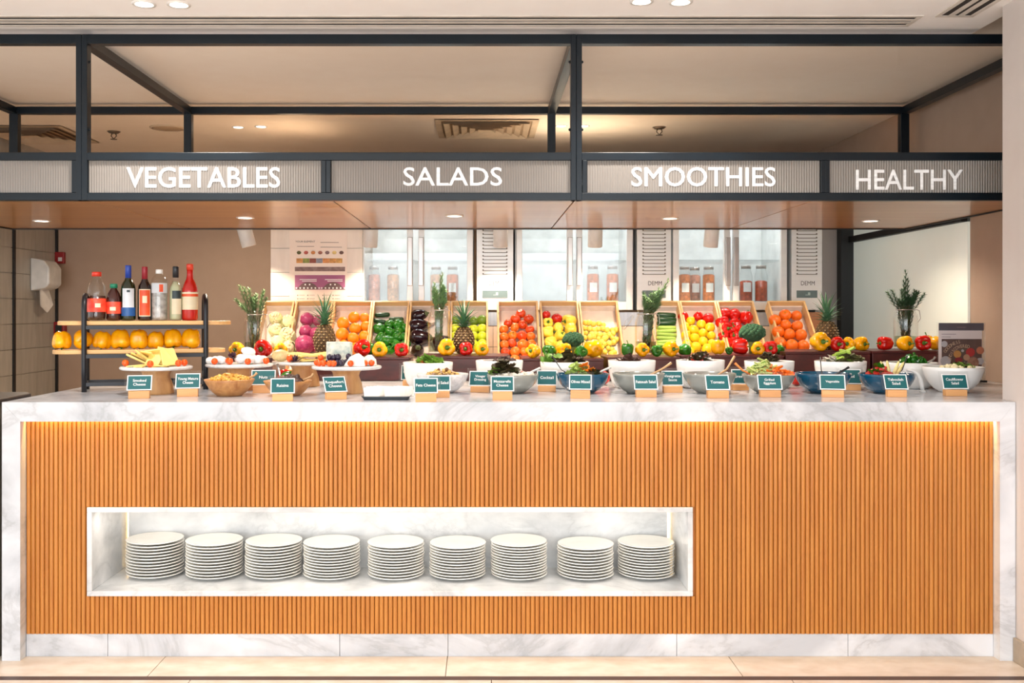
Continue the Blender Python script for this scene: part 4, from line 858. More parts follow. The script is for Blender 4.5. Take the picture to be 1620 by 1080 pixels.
# herb jars
def jar(px, b_, H, r, label, hl, hlabel, herbs, hm, seed, lean=(0, 0), y=1.40, wire=False):
    x = X(px, y); z = ZB[b_]+.0008
    o = thing('herb_jar', label, 'jar', (x, y, z), (0, 0, 0), 'clip top jars holding herbs')
    part('glass_body', MB().lathe([(.001, 0), (r*.92, 0), (r, .01), (r, H*.72), (r*.95, H*.8), (r*.76, H*.88), (r*.76, H)], 24).lathe([(r*.76, H), (r*.7, H), (r*.7, H*.9), (r*.93, H*.72), (r*.93, .012), (.001, .01)], 24).mesh('glass_body', M_GLASS), o)
    part('rim', MB().tube([(r*.75*cos(a), r*.75*sin(a), H) for a in [2*pi*k/20 for k in range(20)]], .004, 6, closed=True).mesh('rim', M_GLASS), o)
    part('water', MB().lathe([(.001, .012), (r*.92, .013), (r*.92, H*.30), (.001, H*.30)], 20).mesh('water', clear('jar_water', (214, 224, 206), .02, .6) if 'jar_water' not in MATS else MATS['jar_water']), o)
    part('wire_clip', MB().tube([(r*.8, 0, H*.93), (r*1.15, 0, H*.9), (r*1.25, 0, H*.72), (r*1.02, 0, H*.62)], .0022, 5).tube([(r*.79*cos(a), r*.79*sin(a), H*.92) for a in [2*pi*k/16 for k in range(16)]], .002, 5, closed=True).mesh('wire_clip', M_HAND), o)
    if wire:
        lid = part('open_lid', MB().lathe([(.001, 0), (r*.78, 0), (r*.8, .01), (.001, .022)], 18).mesh('open_lid', M_GLASS), o, loc=(-r*1.55, 0, H*.72), rot=(0, R(-55), 0))
    r_ = random.Random(seed)
    hb = thing('rosemary_bunch', hlabel, 'herbs', (x, y, z), (0, 0, 0), 'rosemary bunches in jars')
    st = MB(); nd = MB()
    for (dx, dy, top) in herbs:
        a = r_.uniform(0, 6.28); b0 = Vector((r*.35*cos(a), r*.35*sin(a), .016)); mid = Vector((min(max(dx*.3, -r*.5), r*.5), min(max(dy*.3, -r*.5), r*.5), H*.95)); e = Vector((dx, dy, top))
        P = []
        for k in range(13):
            t_ = k/12
            P.append((b0*(1-t_)**2+(mid*2*t_*(1-t_))+e*t_*t_) if t_ < 2 else e)
        # keep the stalk inside the jar while it is below the neck
        for p in P:
            if p.z < H: 
                q = sqrt(p.x**2+p.y**2); lim = r*.6
                if q > lim: p.x *= lim/q; p.y *= lim/q
        st.tube(P, [.0022*(1-.5*k/12) for k in range(13)], 5)
        L = 74
        for k in range(L):
            t_ = .12+.88*k/L; f = t_*12; i0 = min(int(f), 11); p = P[i0].lerp(P[i0+1], f-i0); tg = (P[i0+1]-P[i0]).normalized()
            for q in range(4):
                an = k*2.4+q*2.1; u = tg.orthogonal().normalized(); v = tg.cross(u); dr = (u*cos(an)+v*sin(an))
                ln_ = r_.uniform(.02, .032)*(1-.35*max(0, t_-.8)/.2)
                if p.z < H+.004:
                    ln_ *= .55
                d = (dr*.8+tg*.75).normalized(); sd = d.cross(tg).normalized()*.0013; tip = p+d*ln_
                nd.add([p-sd, p+sd, p+d*ln_*.6+sd*1.1, tip, p+d*ln_*.6-sd*1.1], [(0, 1, 2, 3, 4)])
    part('stalks', st.mesh('stalks', M_TWIG), hb); part('needles', nd.mesh('needles', hm), hb, kind='stuff')
def bunch(n, seed, spread, top, bias=(0, 0)):
    r_ = random.Random(seed); out = []
    for i in range(n):
        a = r_.uniform(0, 6.28); q = spread*sqrt(r_.random()); out.append((bias[0]+q*cos(a), bias[1]+q*sin(a)*.8, top*r_.uniform(.72, 1.0)))
    return out
jar(404, 0, .235, .06, 'clip jar on the small box, at the bottle rack end', 0, 'bushy rosemary bunch at the bottle rack end', bunch(13, 1, .085, .36, (-.02, 0))+[(-.085, 0, .37), (-.06, 0, .36), (.045, 0, .345)], M_ROSE, 11)
jar(694, 2, .250, .056, 'tall clip jar standing before the eggplant crate', 0, 'tallest rosemary bunch, rising before the second fridge door', bunch(18, 2, .04, .38)+[(.02, 0, .43), (.012, 0, .415), (-.03, 0, .35)], M_ROSE, 12)
jar(1022, 4, .235, .058, 'clip jar with open glass lid before the celery crate', 0, 'rosemary bunch bent over toward the red pepper crate', bunch(18, 3, .05, .34, (.03, 0))+[(.12, 0, .40), (.10, 0, .36), (.09, 0, .33), (.07, 0, .35)], M_ROSE, 13, wire=True)
jar(1433, 7, .225, .062, 'clip jar beside the menu stand', 0, 'dark rosemary bunch before the frosted window', bunch(20, 4, .06, .32, (.0, 0))+[(0, 0, .415), (.012, 0, .37), (-.1, 0, .30), (-.075, 0, .31), (.10, 0, .29), (.07, 0, .30), (-.01, 0, .36)], M_ROSED, 14)
# ------------------------------------------------------------------ bottle rack
RA = R(18); RO = Vector((X(133, .475), .475, CT)); EX = Vector((cos(RA), sin(RA), 0)); EY = Vector((-sin(RA), cos(RA), 0))
RL, RD = .51, .185
def on_rack(px, ly):
    d = ray(px, HY); n = Vector((d.y, -d.x, 0)); p0 = RO+EY*ly
    lx = (CAM-p0).dot(n)/EX.dot(n); return p0+EX*lx
rk = thing('bottle_rack', 'two tier rack with black tube arches and long wooden boards', 'rack', RO, (0, 0, RA))
mt = mat('black_tube', (26, 28, 34), .4, .2)
for x in (0, RL):
    P = [(x, 0, .0)]+[(x, 0, z) for z in (.1, .2, .3, .355)]+[(x, RD/2-RD/2*cos(pi*k/10), .36+.062*sin(pi*k/10)) for k in range(1, 10)]+[(x, RD, z) for z in (.355, .3, .2, .1, 0)]
    part('arch', MB().tube(P, .0115, 10).mesh('arch', mt), rk)
    part('foot_bar', MB().box(x-.008, x+.008, .01, RD-.01, .022, .04).mesh('foot_bar', mt), rk)
for z in (.033, .155, .281):
    for y in ((0, RD) if z > .1 else (0.0, RD)):
        part('cross_bar', MB().box(.008, RL-.008, y-.008, y+.008, z-.008, z+.008).mesh('cross_bar', mt), rk)
for z, xa, xb in ((.164, -.135, .60), (.29, -.115, .625)):
    m = MB().extrude([(px_+(xa+xb)/2, py_+RD/2) for px_, py_ in rounded(xb-xa, RD-.03, (RD-.03)/2.1, 7)], z, z+.018).mesh('shelf_board', M_BOARD, .003); part('shelf_board', m, rk)
ZT, ZL = CT+.3085, CT+.1825
def bottle(px, prof, body, cap, capz, label, kids=(), ly=RD/2, seg=20):
    p = on_rack(px, ly)
    a = atan2((p-CAM).x, (p-CAM).y)
    o = thing('bottle', label, 'bottle', (p.x, p.y, ZT), (0, 0, -a), 'bottles on the rack')
    part('bottle_body', MB().lathe(prof, seg).mesh('bottle_body', body), o)
    H = prof[-1][1]; part('cap', MB().lathe([(cap[1], capz), (cap[1], H+.003), (cap[1]*.9, H+.006), (.001, H+.006)], 16).mesh('cap', cap[0]), o)
    for k in kids:
        if k[0] == 'liquid': part('liquid', MB().lathe([(.001, .004), *k[2], (.001, k[2][-1][1])], seg).mesh('liquid', k[1]), o)
        else:
            _, m, r, z0, z1, aw = k[:6]; off = k[6] if len(k) > 6 else 0
            part(k[0], MB().lathe([(r, z0), (r, z1)], 12, None, True, None, R(270+off-aw), R(270+off+aw)).mesh(k[0], m), o)
CLR = clear('bottle_plastic', (250, 252, 252), .06, .9); GREENG = mat('dark_green_glass', (22, 36, 14), .08, coat=.6); DARKG = mat('dark_red_glass', (30, 12, 12), .08, coat=.6)
COLA = mat('brown_liquid', (70, 40, 30), .2); LEM = mat('pale_liquid', (206, 208, 170), .15); WAT = mat('water_liquid', (196, 192, 188), .12, 0, 0, (140, 136, 132), 40, (1, 1, 1), .3); HOT = mat('red_sauce', (196, 20, 16), .15, coat=.5)
L_RED = mat('label_red', (222, 46, 30), .4, col2=(236, 92, 60), nscale=30); L_BLUE = mat('label_blue', (22, 84, 150), .4); L_PALE = mat('label_pale', (214, 220, 226), .45); L_ORNG = mat('label_orange', (226, 92, 40), .45, col2=(214, 70, 30), nscale=20); L_CREAM = mat('label_cream', (240, 228, 196), .45); L_DKGR = mat('label_dark', (34, 52, 56), .45)
bottle(153, [(.001, 0), (.036, .002), (.040, .012), (.038, .03), (.041, .06), (.041, .13), (.037, .155), (.026, .18), (.0165, .195), (.0165, .212)], CLR, (mat('cap_red', (226, 58, 36), .35), .021), .198, 'clear bottle with red cap and red label, first on the rack',
       [('liquid', COLA, [(.034, .005), (.037, .02), (.037, .11), (.03, .112)]), ('label', L_RED, .0418, .04, .10, 100), ('emblem', L_CREAM, .0422, .06, .078, 16, 6)])
bottle(180, [(.001, 0), (.028, .002), (.032, .012), (.030, .035), (.032, .06), (.031, .1), (.026, .122), (.015, .14), (.013, .146), (.013, .160)], mat('brown_plastic', (58, 22, 18), .1, coat=.4), (mat('cap_teal', (24, 140, 104), .4), .0165), .147, 'small dark bottle with teal cap, second on the rack', [('label', L_RED, .0328, .032, .085, 100), ('emblem', L_CREAM, .0332, .046, .062, 22, -8)])
bottle(203, [(.001, 0), (.031, .002), (.0325, .01), (.0325, .14), (.029, .162), (.017, .182), (.0125, .195), (.012, .243)], GREENG, (mat('cap_blue', (24, 62, 160), .35), .0135), .188, 'dark green bottle with blue neck and pale label, third on the rack', [('label', L_PALE, .0331, .06, .145, 48), ('label_foot', L_BLUE, .0332, .022, .06, 62), ('emblem', L_DKGR, .0335, .128, .138, 12)])
bottle(229, [(.001, 0), (.029, .002), (.0305, .01), (.0305, .135), (.027, .158), (.016, .178), (.0118, .192), (.0115, .238)], DARKG, (mat('cap_wine', (150, 22, 40), .35), .0132), .178, 'dark bottle with crimson neck and orange label, fourth on the rack', [('label_border', L_CREAM, .0311, .02, .142, 52), ('label', L_ORNG, .0314, .024, .138, 46), ('emblem', L_CREAM, .0317, .08, .112, 18)])
bottle(252, [(.001, 0), (.034, .002), (.037, .01)]+[(.0375-.0022*(k % 2), .016+k*.008) for k in range(13)]+[(.038, .124), (.038, .172), (.032, .19), (.020, .206), (.013, .212), (.013, .226)], CLR, (M_CARDW, .0155), .213, 'clear ribbed water bottle with white cap, fifth on the rack', [('liquid', WAT, [(.033, .005), (.034, .02), (.034, .12), (.034, .165), (.03, .17)]), ('label', L_PALE, .0386, .125, .17, 60), ('emblem', L_ORNG, .0389, .13, .164, 13, 12)])
bottle(278, [(.001, 0), (.027, .002), (.0285, .01), (.0285, .13), (.026, .155), (.015, .178), (.0125, .19), (.012, .241)], CLR, (mat('cap_black', (30, 34, 40), .35), .0138), .196, 'slim pale bottle with black cap, sixth on the rack', [('liquid', LEM, [(.025, .005), (.0265, .012), (.0265, .13), (.024, .152), (.012, .178)]), ('label', L_CREAM, .0291, .03, .1, 46, 10), ('label_head', L_DKGR, .0292, .1, .136, 42, 10)])
bottle(300.5, [(.001, 0), (.033, .002), (.0355, .01), (.0355, .13), (.0345, .148), (.024, .175), (.0165, .19), (.014, .21), (.014, .253)], HOT, (mat('cap_orange_red', (214, 62, 36), .35), .0158), .232, 'red sauce bottle with cream label, last on the rack', [('label', L_CREAM, .0361, .05, .13, 88), ('label_band', L_ORNG, .0363, .11, .122, 88)])
for i, (px, rp) in enumerate(((98, 14.5), (131, 15.5), (162, 14), (191, 15.5), (220, 15), (247, 13.5), (273, 15), (302.5, 15.5))):
    p = on_rack(px, RD/2-.005); r = rp*dist(p)/F*.96
    pepper('yellow', p.x, p.y, ZL, r*1.06, 'i' if i not in (1,) else 'b', f'{ORD[i]} yellow pepper along the lower rack board', 'peppers on the rack', i)

# ------------------------------------------------------------------ cake stands, cheeses, bowls, tray
def fronty(py, z=CT): return (CAM.z-z)*F/(py-HY)+CAM.y
def stand(px, y, rp, label, tr=(.072, .052, .076), seed=0):
    x = X(px, y); d = y-CAM.y; r = rp*d/F
    t = thing('cake_stand', label, 'cake stand', (x, y, CT), (0, 0, seed), 'trunk footed cake stands')
    part('trunk_foot', MB().lathe([(.001, 0), (tr[0], 0), (tr[0]*1.01, .006), (tr[0]*.95, .04), (tr[1]*1.06, .075), (tr[1]*1.15, .092), (tr[2], .1035)], 22, None, True, lambda q, z, a: (q*(1+.03*sin(3*a+seed)+.02*sin(7*a)), z)).mesh('trunk_foot', M_TRUNK), t)
    part('marble_plate', MB().lathe([(.001, .104), (r-.006, .104), (r, .108), (r, .115), (r-.004, .1175), (.001, .1175)], 40).mesh('marble_plate', M_PLATE_MARBLE), t)
    return x, y, CT+.1178, r
SA = stand(247.5, .40, 55.5, 'cake stand in front of the rack, with sliced yellow cheese', seed=1); SB = stand(379, .60, 52.5, 'cake stand beside the rack, with white mozzarella', seed=2)
SC = stand(481, .82, 50, 'rear cake stand with pale yellow cheese, before the cabbage crate', seed=3); SD = stand(548.5, .43, 55, 'cake stand with blue cheese and dark grapes', seed=4)
def pose(name, label, cat, me, x, y, z, rot, s=1, group=None, gap=.0006):
    sc = (s, s, s) if not isinstance(s, tuple) else s
    M = Euler(rot).to_matrix() @ Matrix.Diagonal(sc); zm = min((M @ v.co).z for v in me.vertices)
    return thing(name, label, cat, (x, y, z-zm+gap), rot, group, me, sc)
def slice_me(m, L=.075, W=.05, H=.006):
    q = MB(); P = [(-L/2, -W/2), (L/2, -W*.12), (L/2, W*.12), (-L/2, W/2)]
    return q.extrude(P, 0, H).mesh('cheese_slice', m, .0015)
SL = slice_me(M_CHE); SLR = boxm('cheese_slice', M_CHE, -.034, .034, -.022, .022, 0, .006, .0015)
CHT = MB().ball((0, 0, 0), .5, 12, 8).mesh('cherry_tomato', M_PHYS)
def cherry(x, y, z, r, lab, grp): o = pose('cherry_tomato', lab, 'tomato', CHT, x, y, z, (rnd.uniform(-.4, .4), rnd.uniform(-.4, .4), 0), 2*r, grp); part('calyx', STAR, o); return o
n = 0
x, y, z, r = SA
for i in range(11):
    lab = f'{ORD[i]} yellow cheese slice of the fan before the bottle rack'
    fx = -.078+i*.0135; th = R(52) if i < 6 else R(-48)
    pose('cheese_slice', lab, 'cheese', SL if i % 2 else SLR, x+fx, y-.02+.02*(i % 3), z+.002+(.012 if 3 < i < 8 else 0)*0, (R(rnd.uniform(-14, 20)), th*(.5+.05*i), rnd.uniform(-.3, .3)+i*.25), 1.35, 'fanned yellow cheese slices')
for i in range(5): pose('cheese_slice', f'{ORD[i]} thin cheese chip lying at the rim before the bottle rack', 'cheese', SL, x-.06+i*.032, y-.085-.008*(i % 2), z, (0, R(-6), i*1.3), .85, 'cheese chips at the stand rim')
pose('cheese_block', 'stacked darker cheese piece atop the fanned slices', 'cheese', boxm('cheese_block', mat('aged_cheese', (216, 160, 60), .5), -.03, .03, -.02, .02, 0, .03, .004), x+.005, y+.055, z, (R(10), R(-12), .3), 1.1)
for i, (dx, dy) in enumerate(((-.118, -.04), (.012, -.115), (.108, -.045), (.122, -.01))): cherry(x+dx, y+dy, z, .0145, f'{ORD[i]} orange tomato around the fanned cheese', 'orange tomatoes on the stands')
x, y, z, r = SB
MOZ = MB().ball((0, 0, 0), .5, 14, 9, (1, 1, .8), None, lambda q, zz, a: (q*(1+.06*sin(3*a+2*zz)), zz)).mesh('mozzarella_ball', M_MOZ)
for i, (dx, dy, rr) in enumerate(((-.125, -.03, .017), (-.10, -.055, .018), (-.085, -.01, .02), (-.063, -.05, .018), (-.112, .02, .018), (.012, -.03, .024), (.042, -.01, .03), (.06, -.06, .022), (.092, -.04, .022), (.03, .05, .026), (.105, .0, .02))):
    pose('mozzarella_ball', f'{ORD[i]} mozzarella ball on the stand beside the rack', 'cheese', MOZ, x+dx, y+dy, z, (rnd.uniform(-.3, .3), rnd.uniform(-.3, .3), i), (2.2*rr, 2.2*rr, 2.2*rr), 'mozzarella balls')
pose('mozzarella_ball', 'topmost mozzarella piece of the white heap', 'cheese', MOZ, x+.045, y-.02, z+.036, (.2, .1, 1), (.07, .06, .045))
for i, (dx, dy) in enumerate(((-.085, -.10), (-.03, -.075), (-.018, -.10), (.062, -.105), (.13, -.05))): cherry(x+dx, y+dy, z, .0145, f'{ORD[i]} orange tomato among the mozzarella', 'orange tomatoes on the stands')
def sprig(x, y, z, m, label, s=1, seed=0):
    r_ = random.Random(seed); q = MB()
    for i in range(16):
        a = r_.uniform(0, 6.28); L = r_.uniform(.02, .038)*s; el = r_.uniform(.1, 1.3); d = Vector((cos(a)*cos(el), sin(a)*cos(el), sin(el))); sd = Vector((-sin(a), cos(a), 0))*.008*s
        b0 = Vector((0, 0, .004)); q.add([b0, b0+d*L*.5-sd, b0+d*L*.5+Vector((0, 0, -.003)), b0+d*L*.5+sd, b0+d*L], [(0, 1, 2), (0, 2, 3), (1, 4, 2), (2, 4, 3)], True)
    return pose('herb_sprig', label, 'herbs', q.mesh('herb_sprig', m), x, y, z, (0, 0, 0), 1, 'herb sprigs on the stands')
sprig(x-.022, y-.105+.06, z+.024, mat('purple_basil', (74, 44, 62), .5), 'purple basil sprig among the mozzarella', 1.2, 3)
x, y, z, r = SC
pose('pear_half', 'pale pear shaped cheese at the rear stand rim', 'cheese', ball_me('pear_half', mat('pale_cheese', (244, 220, 160), .4), (1, 1, .8), False), x-.10, y-.05, z, (0, 0, 0), (.085, .07, .07))
for i in range(9): pose('cheese_slice', f'{ORD[i]} long pale slice on the rear stand', 'cheese', boxm('cheese_slice', M_CHE, -.05, .05, -.014, .014, 0, .012, .003) if i == 0 else bpy.data.objects['rear_cheese_probe'].data if 'rear_cheese_probe' in bpy.data.objects else SLR, x-.035+.02*i-.0, y-.06+.018*(i % 4), z+.001, (0, R(12-4*i), .15*i-.4), 1.15, 'cheese on the rear stand')
for i in range(7): pose('cheese_slice', f'{ORD[i]} upper pale slice on the rear stand', 'cheese', SLR, x-.02+.022*i, y-.055+.01*(i % 3), z+.020+.004*(i % 2), (R(4), R(8-3*i), .2*i-.5), 1.3, 'cheese on the rear stand')
cherry(x-.045, y-.11, z, .0165, 'orange tomato on the rear stand', 'orange tomatoes on the stands'); sprig(x-.02, y-.12, z, mat('purple_basil2', (74, 48, 66), .5), 'purple basil sprig on the rear stand', 1.1, 5)
x, y, z, r = SD
wedge = lambda m, L, W, H: MB().extrude([(-L/2, -W/2), (L/2, -W/2), (L/2, W/2), (-L/2, W/2)], 0, H).mesh('cheese_block', m, .004)
pose('cheese_block', 'tall upright slab of veined blue cheese', 'cheese', wedge(M_BLUEC, .108, .045, .098), x-.04, y+.05, z, (R(-6), 0, R(-3)))
W2 = MB().extrude([(-.05, 0), (.05, 0), (.045, .03), (.012, .055), (-.02, .04)], 0, .05).mesh('cheese_wedge', M_FETA, .003)
pose('cheese_wedge', 'pale triangular cheese wedge with a browned top', 'cheese', W2, x+.045, y-.03, z, (R(90), 0, R(-6)), (.95, 1.0, .8)); pose('cheese_wedge', 'slim pale wedge behind the browned one', 'cheese', W2, x+.098, y+.01, z, (R(90), 0, R(-20)), (.7, .85, .7))
for i, (dx, dy, zz) in enumerate(((-.075, -.03, 0), (-.058, -.05, 0), (-.04, -.03, 0), (-.03, -.062, 0), (-.012, -.045, 0), (-.068, -.035, .022), (-.048, -.04, .022), (.0, -.02, 0), (.012, -.005, .0), (.01, -.012, .024), (-.016, -.07, 0), (-.03, -.045, .024))):
    pose('grape', f'{ORD[i]} dark grape below the blue cheese', 'grape', MB().ball((0, 0, 0), .5, 12, 8, (1, 1, 1.1)).mesh('grape', M_GRAPE) if i == 0 else bpy.data.meshes['grape'], x+dx, y+dy, z+zz, (.3, .2, i), .0265, 'dark grapes')
for i, (dx, dy, zz) in enumerate(((-.125, -.02, 0), (-.108, -.055, 0), (-.09, -.06, 0), (-.105, -.04, .022), (-.042, -.095, 0), (.028, -.085, 0), (.085, -.06, 0), (.112, -.045, 0), (-.06, -.088, 0))): cherry(x+dx, y+dy, z+zz, .0135, f'{ORD[i]} orange tomato on the blue cheese stand', 'orange tomatoes on the stands')

def bowl(name, px, y, rp, py_rim, label, prof, m, group, cat='bowl'):
    x = X(px, y); d = y-CAM.y; r = rp*d/F; H = Z(py_rim, y)-CT; H = H
    out = [(q*r, z*H) for q, z in prof]; wall = .0055
    inn = [(max(.001, q*r-wall), max(z*H, .006)) for q, z in prof][::-1]
    out2 = out+[(r-wall*.5, H+.0015)]+inn; out2[-1] = (.001, .006)
    t = thing(name, label, cat, (x, y, CT), (0, 0, px), group, MB().lathe([(.001, 0)]+out2, 36, None, True, None, caps=False).mesh(name, m))
    return x, y, r, H, t
HEMI = [(.40, 0), (.44, .02), (.62, .16), (.80, .38), (.92, .64), (.98, .86), (1, 1)]
DEEP = [(.62, 0), (.70, .03), (.84, .2), (.93, .45), (.98, .75), (1, 1)]
CONE = [(.46, 0), (.50, .03), (.66, .22), (.82, .52), (.93, .8), (1, 1)]
def leafs(q, n, R_, z, size, seed, lift=.02, up=.6):
    r_ = random.Random(seed)
    for i in range(n):
        rad = R_*sqrt(r_.random())*.92; a = r_.uniform(0, 6.28); c = Vector((rad*cos(a), rad*sin(a), z+lift*(1-(rad/R_)**2)*r_.uniform(.3, 1.2)))
        s = size*r_.uniform(.6, 1.25); E = Euler((r_.uniform(-up, up), r_.uniform(-up, up), r_.uniform(0, 6.28))).to_matrix()
        P = []
        for j in range(4):
            v = j/3; wv = s*.42*sin(pi*(.12+.8*v))
            for k in (-1, 0, 1): P.append(c+E @ Vector((k*wv, (v-.5)*s, (.18*s*(k*k)+.25*s*(v-.5)**2+.05*s*sin(9*v+k)))))
        q.add(P, [(3*j+k, 3*j+k+1, 3*j+k+4, 3*j+k+3) for j in range(3) for k in range(2)], True)
    return q
def bits(q, n, R_, z, size, seed, lift=.012, shape='box', aspect=(1, 1, 1)):
    r_ = random.Random(seed)
    for i in range(n):
        rad = R_*sqrt(r_.random())*.92; a = r_.uniform(0, 6.28); c = Vector((rad*cos(a), rad*sin(a), z+lift*(1-(rad/R_)**2)*r_.uniform(.2, 1.1)))
        s = size*r_.uniform(.7, 1.3); M = Matrix.Translation(c) @ Euler((r_.uniform(-.5, .5), r_.uniform(-.5, .5), r_.uniform(0, 6.28))).to_matrix().to_4x4()
        if shape == 'ball': q.ball((0, 0, 0), s/2, 8, 5, aspect, M)
        else: q.cbox(0, 0, 0, s*aspect[0], s*aspect[1], s*aspect[2], M)
    return q
def salad(B, name, label, frac, layers, offset=(0, 0)):
    """a mixed salad resting inside bowl B; every layer is an uncountable mass of one ingredient"""
    x, y, r, H, t = B; zf = H*frac
    o = thing(name, label, 'salad', (x, y, CT), (0, 0, 0))
    rr = r*(.5+.5*frac)-.012
    part('salad_bed', MB().lathe([(.001, .0075), (r*.36, .009), (rr*.8, zf*.55), (rr, zf), (rr*.6, zf+.006), (.001, zf+.008)], 20).mesh('salad_bed', layers[0][1]), o)
    for i, (kind, m, n_, size, dx, sp, lift) in enumerate(layers):
        q = MB()
        if kind == 'leaf': leafs(q, n_, rr*sp, zf+.004, size, i+int(x*99), lift)
        elif kind == 'strip': bits(q, n_, rr*sp, zf+.006, size, i+int(x*77), lift, 'box', (1, .14, .12))
        elif kind == 'ball': bits(q, n_, rr*sp, zf+.006, size, i+int(x*55), lift, 'ball')
        else: bits(q, n_, rr*sp, zf+.005, size, i+int(x*33), lift)
        nm = {'leaf': 'leaves', 'strip': 'strips', 'ball': 'pieces', 'box': 'cubes'}[kind]
        part(nm, q.mesh(nm, m), o, kind='stuff', loc=(dx*r, -.1*r*(dx != 0), 0))
def spoon(B, ang, reach, label, m, rise=.05, name='serving_spoon', w_=.006):
    x, y, r, H, t = B; a = R(ang); d = Vector((cos(a), sin(a), 0))
    o = thing(name, label, 'utensil', (x, y, CT+H), (0, 0, 0), 'serving utensils')
    e0 = d*(r*.25)+Vector((0, 0, -H*.25)); e1 = d*(r*.985)+Vector((0, 0, .0095+w_*.5)); sl = (e1-e0); e2 = e1+(d*reach+Vector((0, 0, rise)))
    part('handle', MB().tube([e0, e1, e1.lerp(e2, .5), e2], [w_*.8, w_*.75, w_*.8, w_], 8).mesh('handle', m), o)
    part('scoop', MB().ball((0, 0, 0), .024, 10, 6, (1, .75, .35), Matrix.Translation(e0+Vector((0, 0, .004)))).mesh('scoop', m), o)
SPW = mat('wood_utensil', (214, 170, 120), .5); SPM = mat('metal_utensil', (190, 190, 190), .25, .8); SPB = mat('black_utensil', (40, 42, 46), .4)
# wooden bowls
B1 = bowl('wooden_bowl', 363, .30, 39.5, 600, 'olive wood bowl heaped with pasta bits, before the mozzarella stand', CONE, M_BOWLW, 'olive wood bowls'); B2 = bowl('wooden_bowl', 455.5, .31, 38.5, 602, 'olive wood bowl with dark dried fruit, behind the raisin card', CONE, M_BOWLW, 'olive wood bowls')
salad(B1, 'pasta_heap', 'golden pasta bits filling the first wooden bowl', .9, [('box', M_CORN, 240, .010, 0, .95, .02), ('box', mat('pasta_bits2', (214, 150, 60), .6), 60, .010, 0, .9, .022)])
salad(B2, 'dried_fruit_heap', 'dark dried fruit in the second wooden bowl', .78, [('ball', M_NUT, 60, .022, .15, .8, .03), ('ball', mat('dried_fruit2', (124, 70, 50), .5), 20, .02, -.1, .8, .02)])
spoon(B2, 30, .012, 'wooden spoon tip sticking out of the dried fruit bowl', SPW, .012); spoon(B1, 25, .012, 'wooden spoon tip sticking out of the pasta bowl', SPW, .012); spoon(B2, 120, .035, 'metal tongs leaning behind the dried fruit bowl', SPM, .05, 'serving_tongs')
# tray with sliced feta
ty = .135; tx = X(612, ty)
t = thing('slate_tray', 'dark tray carrying two fans of white cheese slices', 'tray', (tx, ty, CT))
part('tray_base', MB().extrude(rounded(.176, .10, .012), 0, .005).mesh('tray_base', M_TRAY), t)
m = MB(); n_ = len(rounded(.18, .1, .012)); a_, b_ = rounded(.176, .10, .012), rounded(.196, .118, .016)
m.add([(p[0], p[1], .003) for p in a_]+[(p[0], p[1], .015) for p in b_]+[(p[0]*.985, p[1]*.975, .0155) for p in b_]+[(p[0]*.98, p[1]*.97, .006) for p in a_], [(k*n_+i, k*n_+(i+1) % n_, (k+1)*n_+(i+1) % n_, (k+1)*n_+i) for k in range(3) for i in range(n_)], True)
part('tray_rim', m.mesh('tray_rim', M_TRAY), t)
FS = boxm('feta_slice', M_FETA, -.032, .032, -.004, .004, 0, .044, .002)
for g, (x0_, nn) in enumerate(((-.048, 8), (.034, 9))):
    for i in range(nn):
        pose('feta_slice', f'{ORD[i]} white slice of the fan {"beside the roquefort card" if g == 0 else "beside the feta card"}', 'cheese', FS, tx+x0_-.006+i*.0062, ty-.034+i*.0078, CT+.0055, (R(-24), R(4)*(i % 2), R(24 if g else 18)), 1.0, 'white cheese slices on the tray')
# salad bowls, front row
G1 = 'grey salad bowls'; G2 = 'blue salad bowls'; G3 = 'white salad bowls'
BM = bowl('salad_bowl', 700, .46, 41, 591, 'white marbled salad bowl behind the feta card', HEMI, M_SPECK, None)
BG1 = bowl('salad_bowl', 811, .44, 41, 592, 'grey bowl with dark lettuce behind the mozzarella card', HEMI, M_GREY, G1); BB1 = bowl('salad_bowl', 921.5, .44, 41.5, 590.5, 'blue bowl with curly lettuce and orange bits', HEMI, M_BLUE, G2)
BG2 = bowl('salad_bowl', 1010, .43, 41.5, 590, 'grey bowl behind the fattoush card, seemingly empty', HEMI, M_GREY, G1); BG3 = bowl('salad_bowl', 1122, .43, 41.5, 590, 'grey bowl behind the tomato card', HEMI, M_GREY, G1)
BG4 = bowl('salad_bowl', 1215.5, .43, 41, 592, 'grey bowl piled with sprouts and carrot strips', HEMI, M_GREY, G1); BB2 = bowl('salad_bowl', 1302, .43, 43, 590, 'blue bowl behind the vegetable card, without visible filling', HEMI, M_BLUE, G2)
BB3 = bowl('salad_bowl', 1402.5, .42, 43, 591, 'blue bowl with tomato cubes and corn stalks', HEMI, M_BLUE, G2); BW0 = bowl('salad_bowl', 1507.5, .48, 45.5, 580, 'largest white bowl, before the menu stand', HEMI, M_CER, None)
salad(BM, 'bean_salad', 'yellow bean salad in the marbled bowl', .86, [('ball', mat('yellow_bean', (216, 178, 96), .5), 60, .014, 0, .8, .022), ('box', mat('brown_bean', (128, 82, 40), .5), 24, .011, 0, .8, .024)])
salad(BG1, 'mozzarella_salad', 'dark lettuce and white cheese salad in the first grey bowl', .86, [('box', M_WBIT, 60, .015, .1, .9, .012), ('leaf', M_DLEAF, 34, .05, -.42, .45, .055), ('leaf', M_LET, 16, .04, -.6, .3, .03), ('ball', M_RBIT, 24, .014, .3, .5, .016), ('leaf', M_DLEAF, 8, .05, .05, .2, .05)])
salad(BB1, 'olive_salad', 'curly lettuce salad with orange bits in the first blue bowl', .85, [('leaf', M_LETP, 46, .036, -.22, .55, .035), ('leaf', mat('orange_petals', (242, 150, 30), .45, col2=(228, 110, 16)), 22, .034, .08, .4, .04), ('leaf', M_DLEAF, 26, .036, .4, .4, .02)])
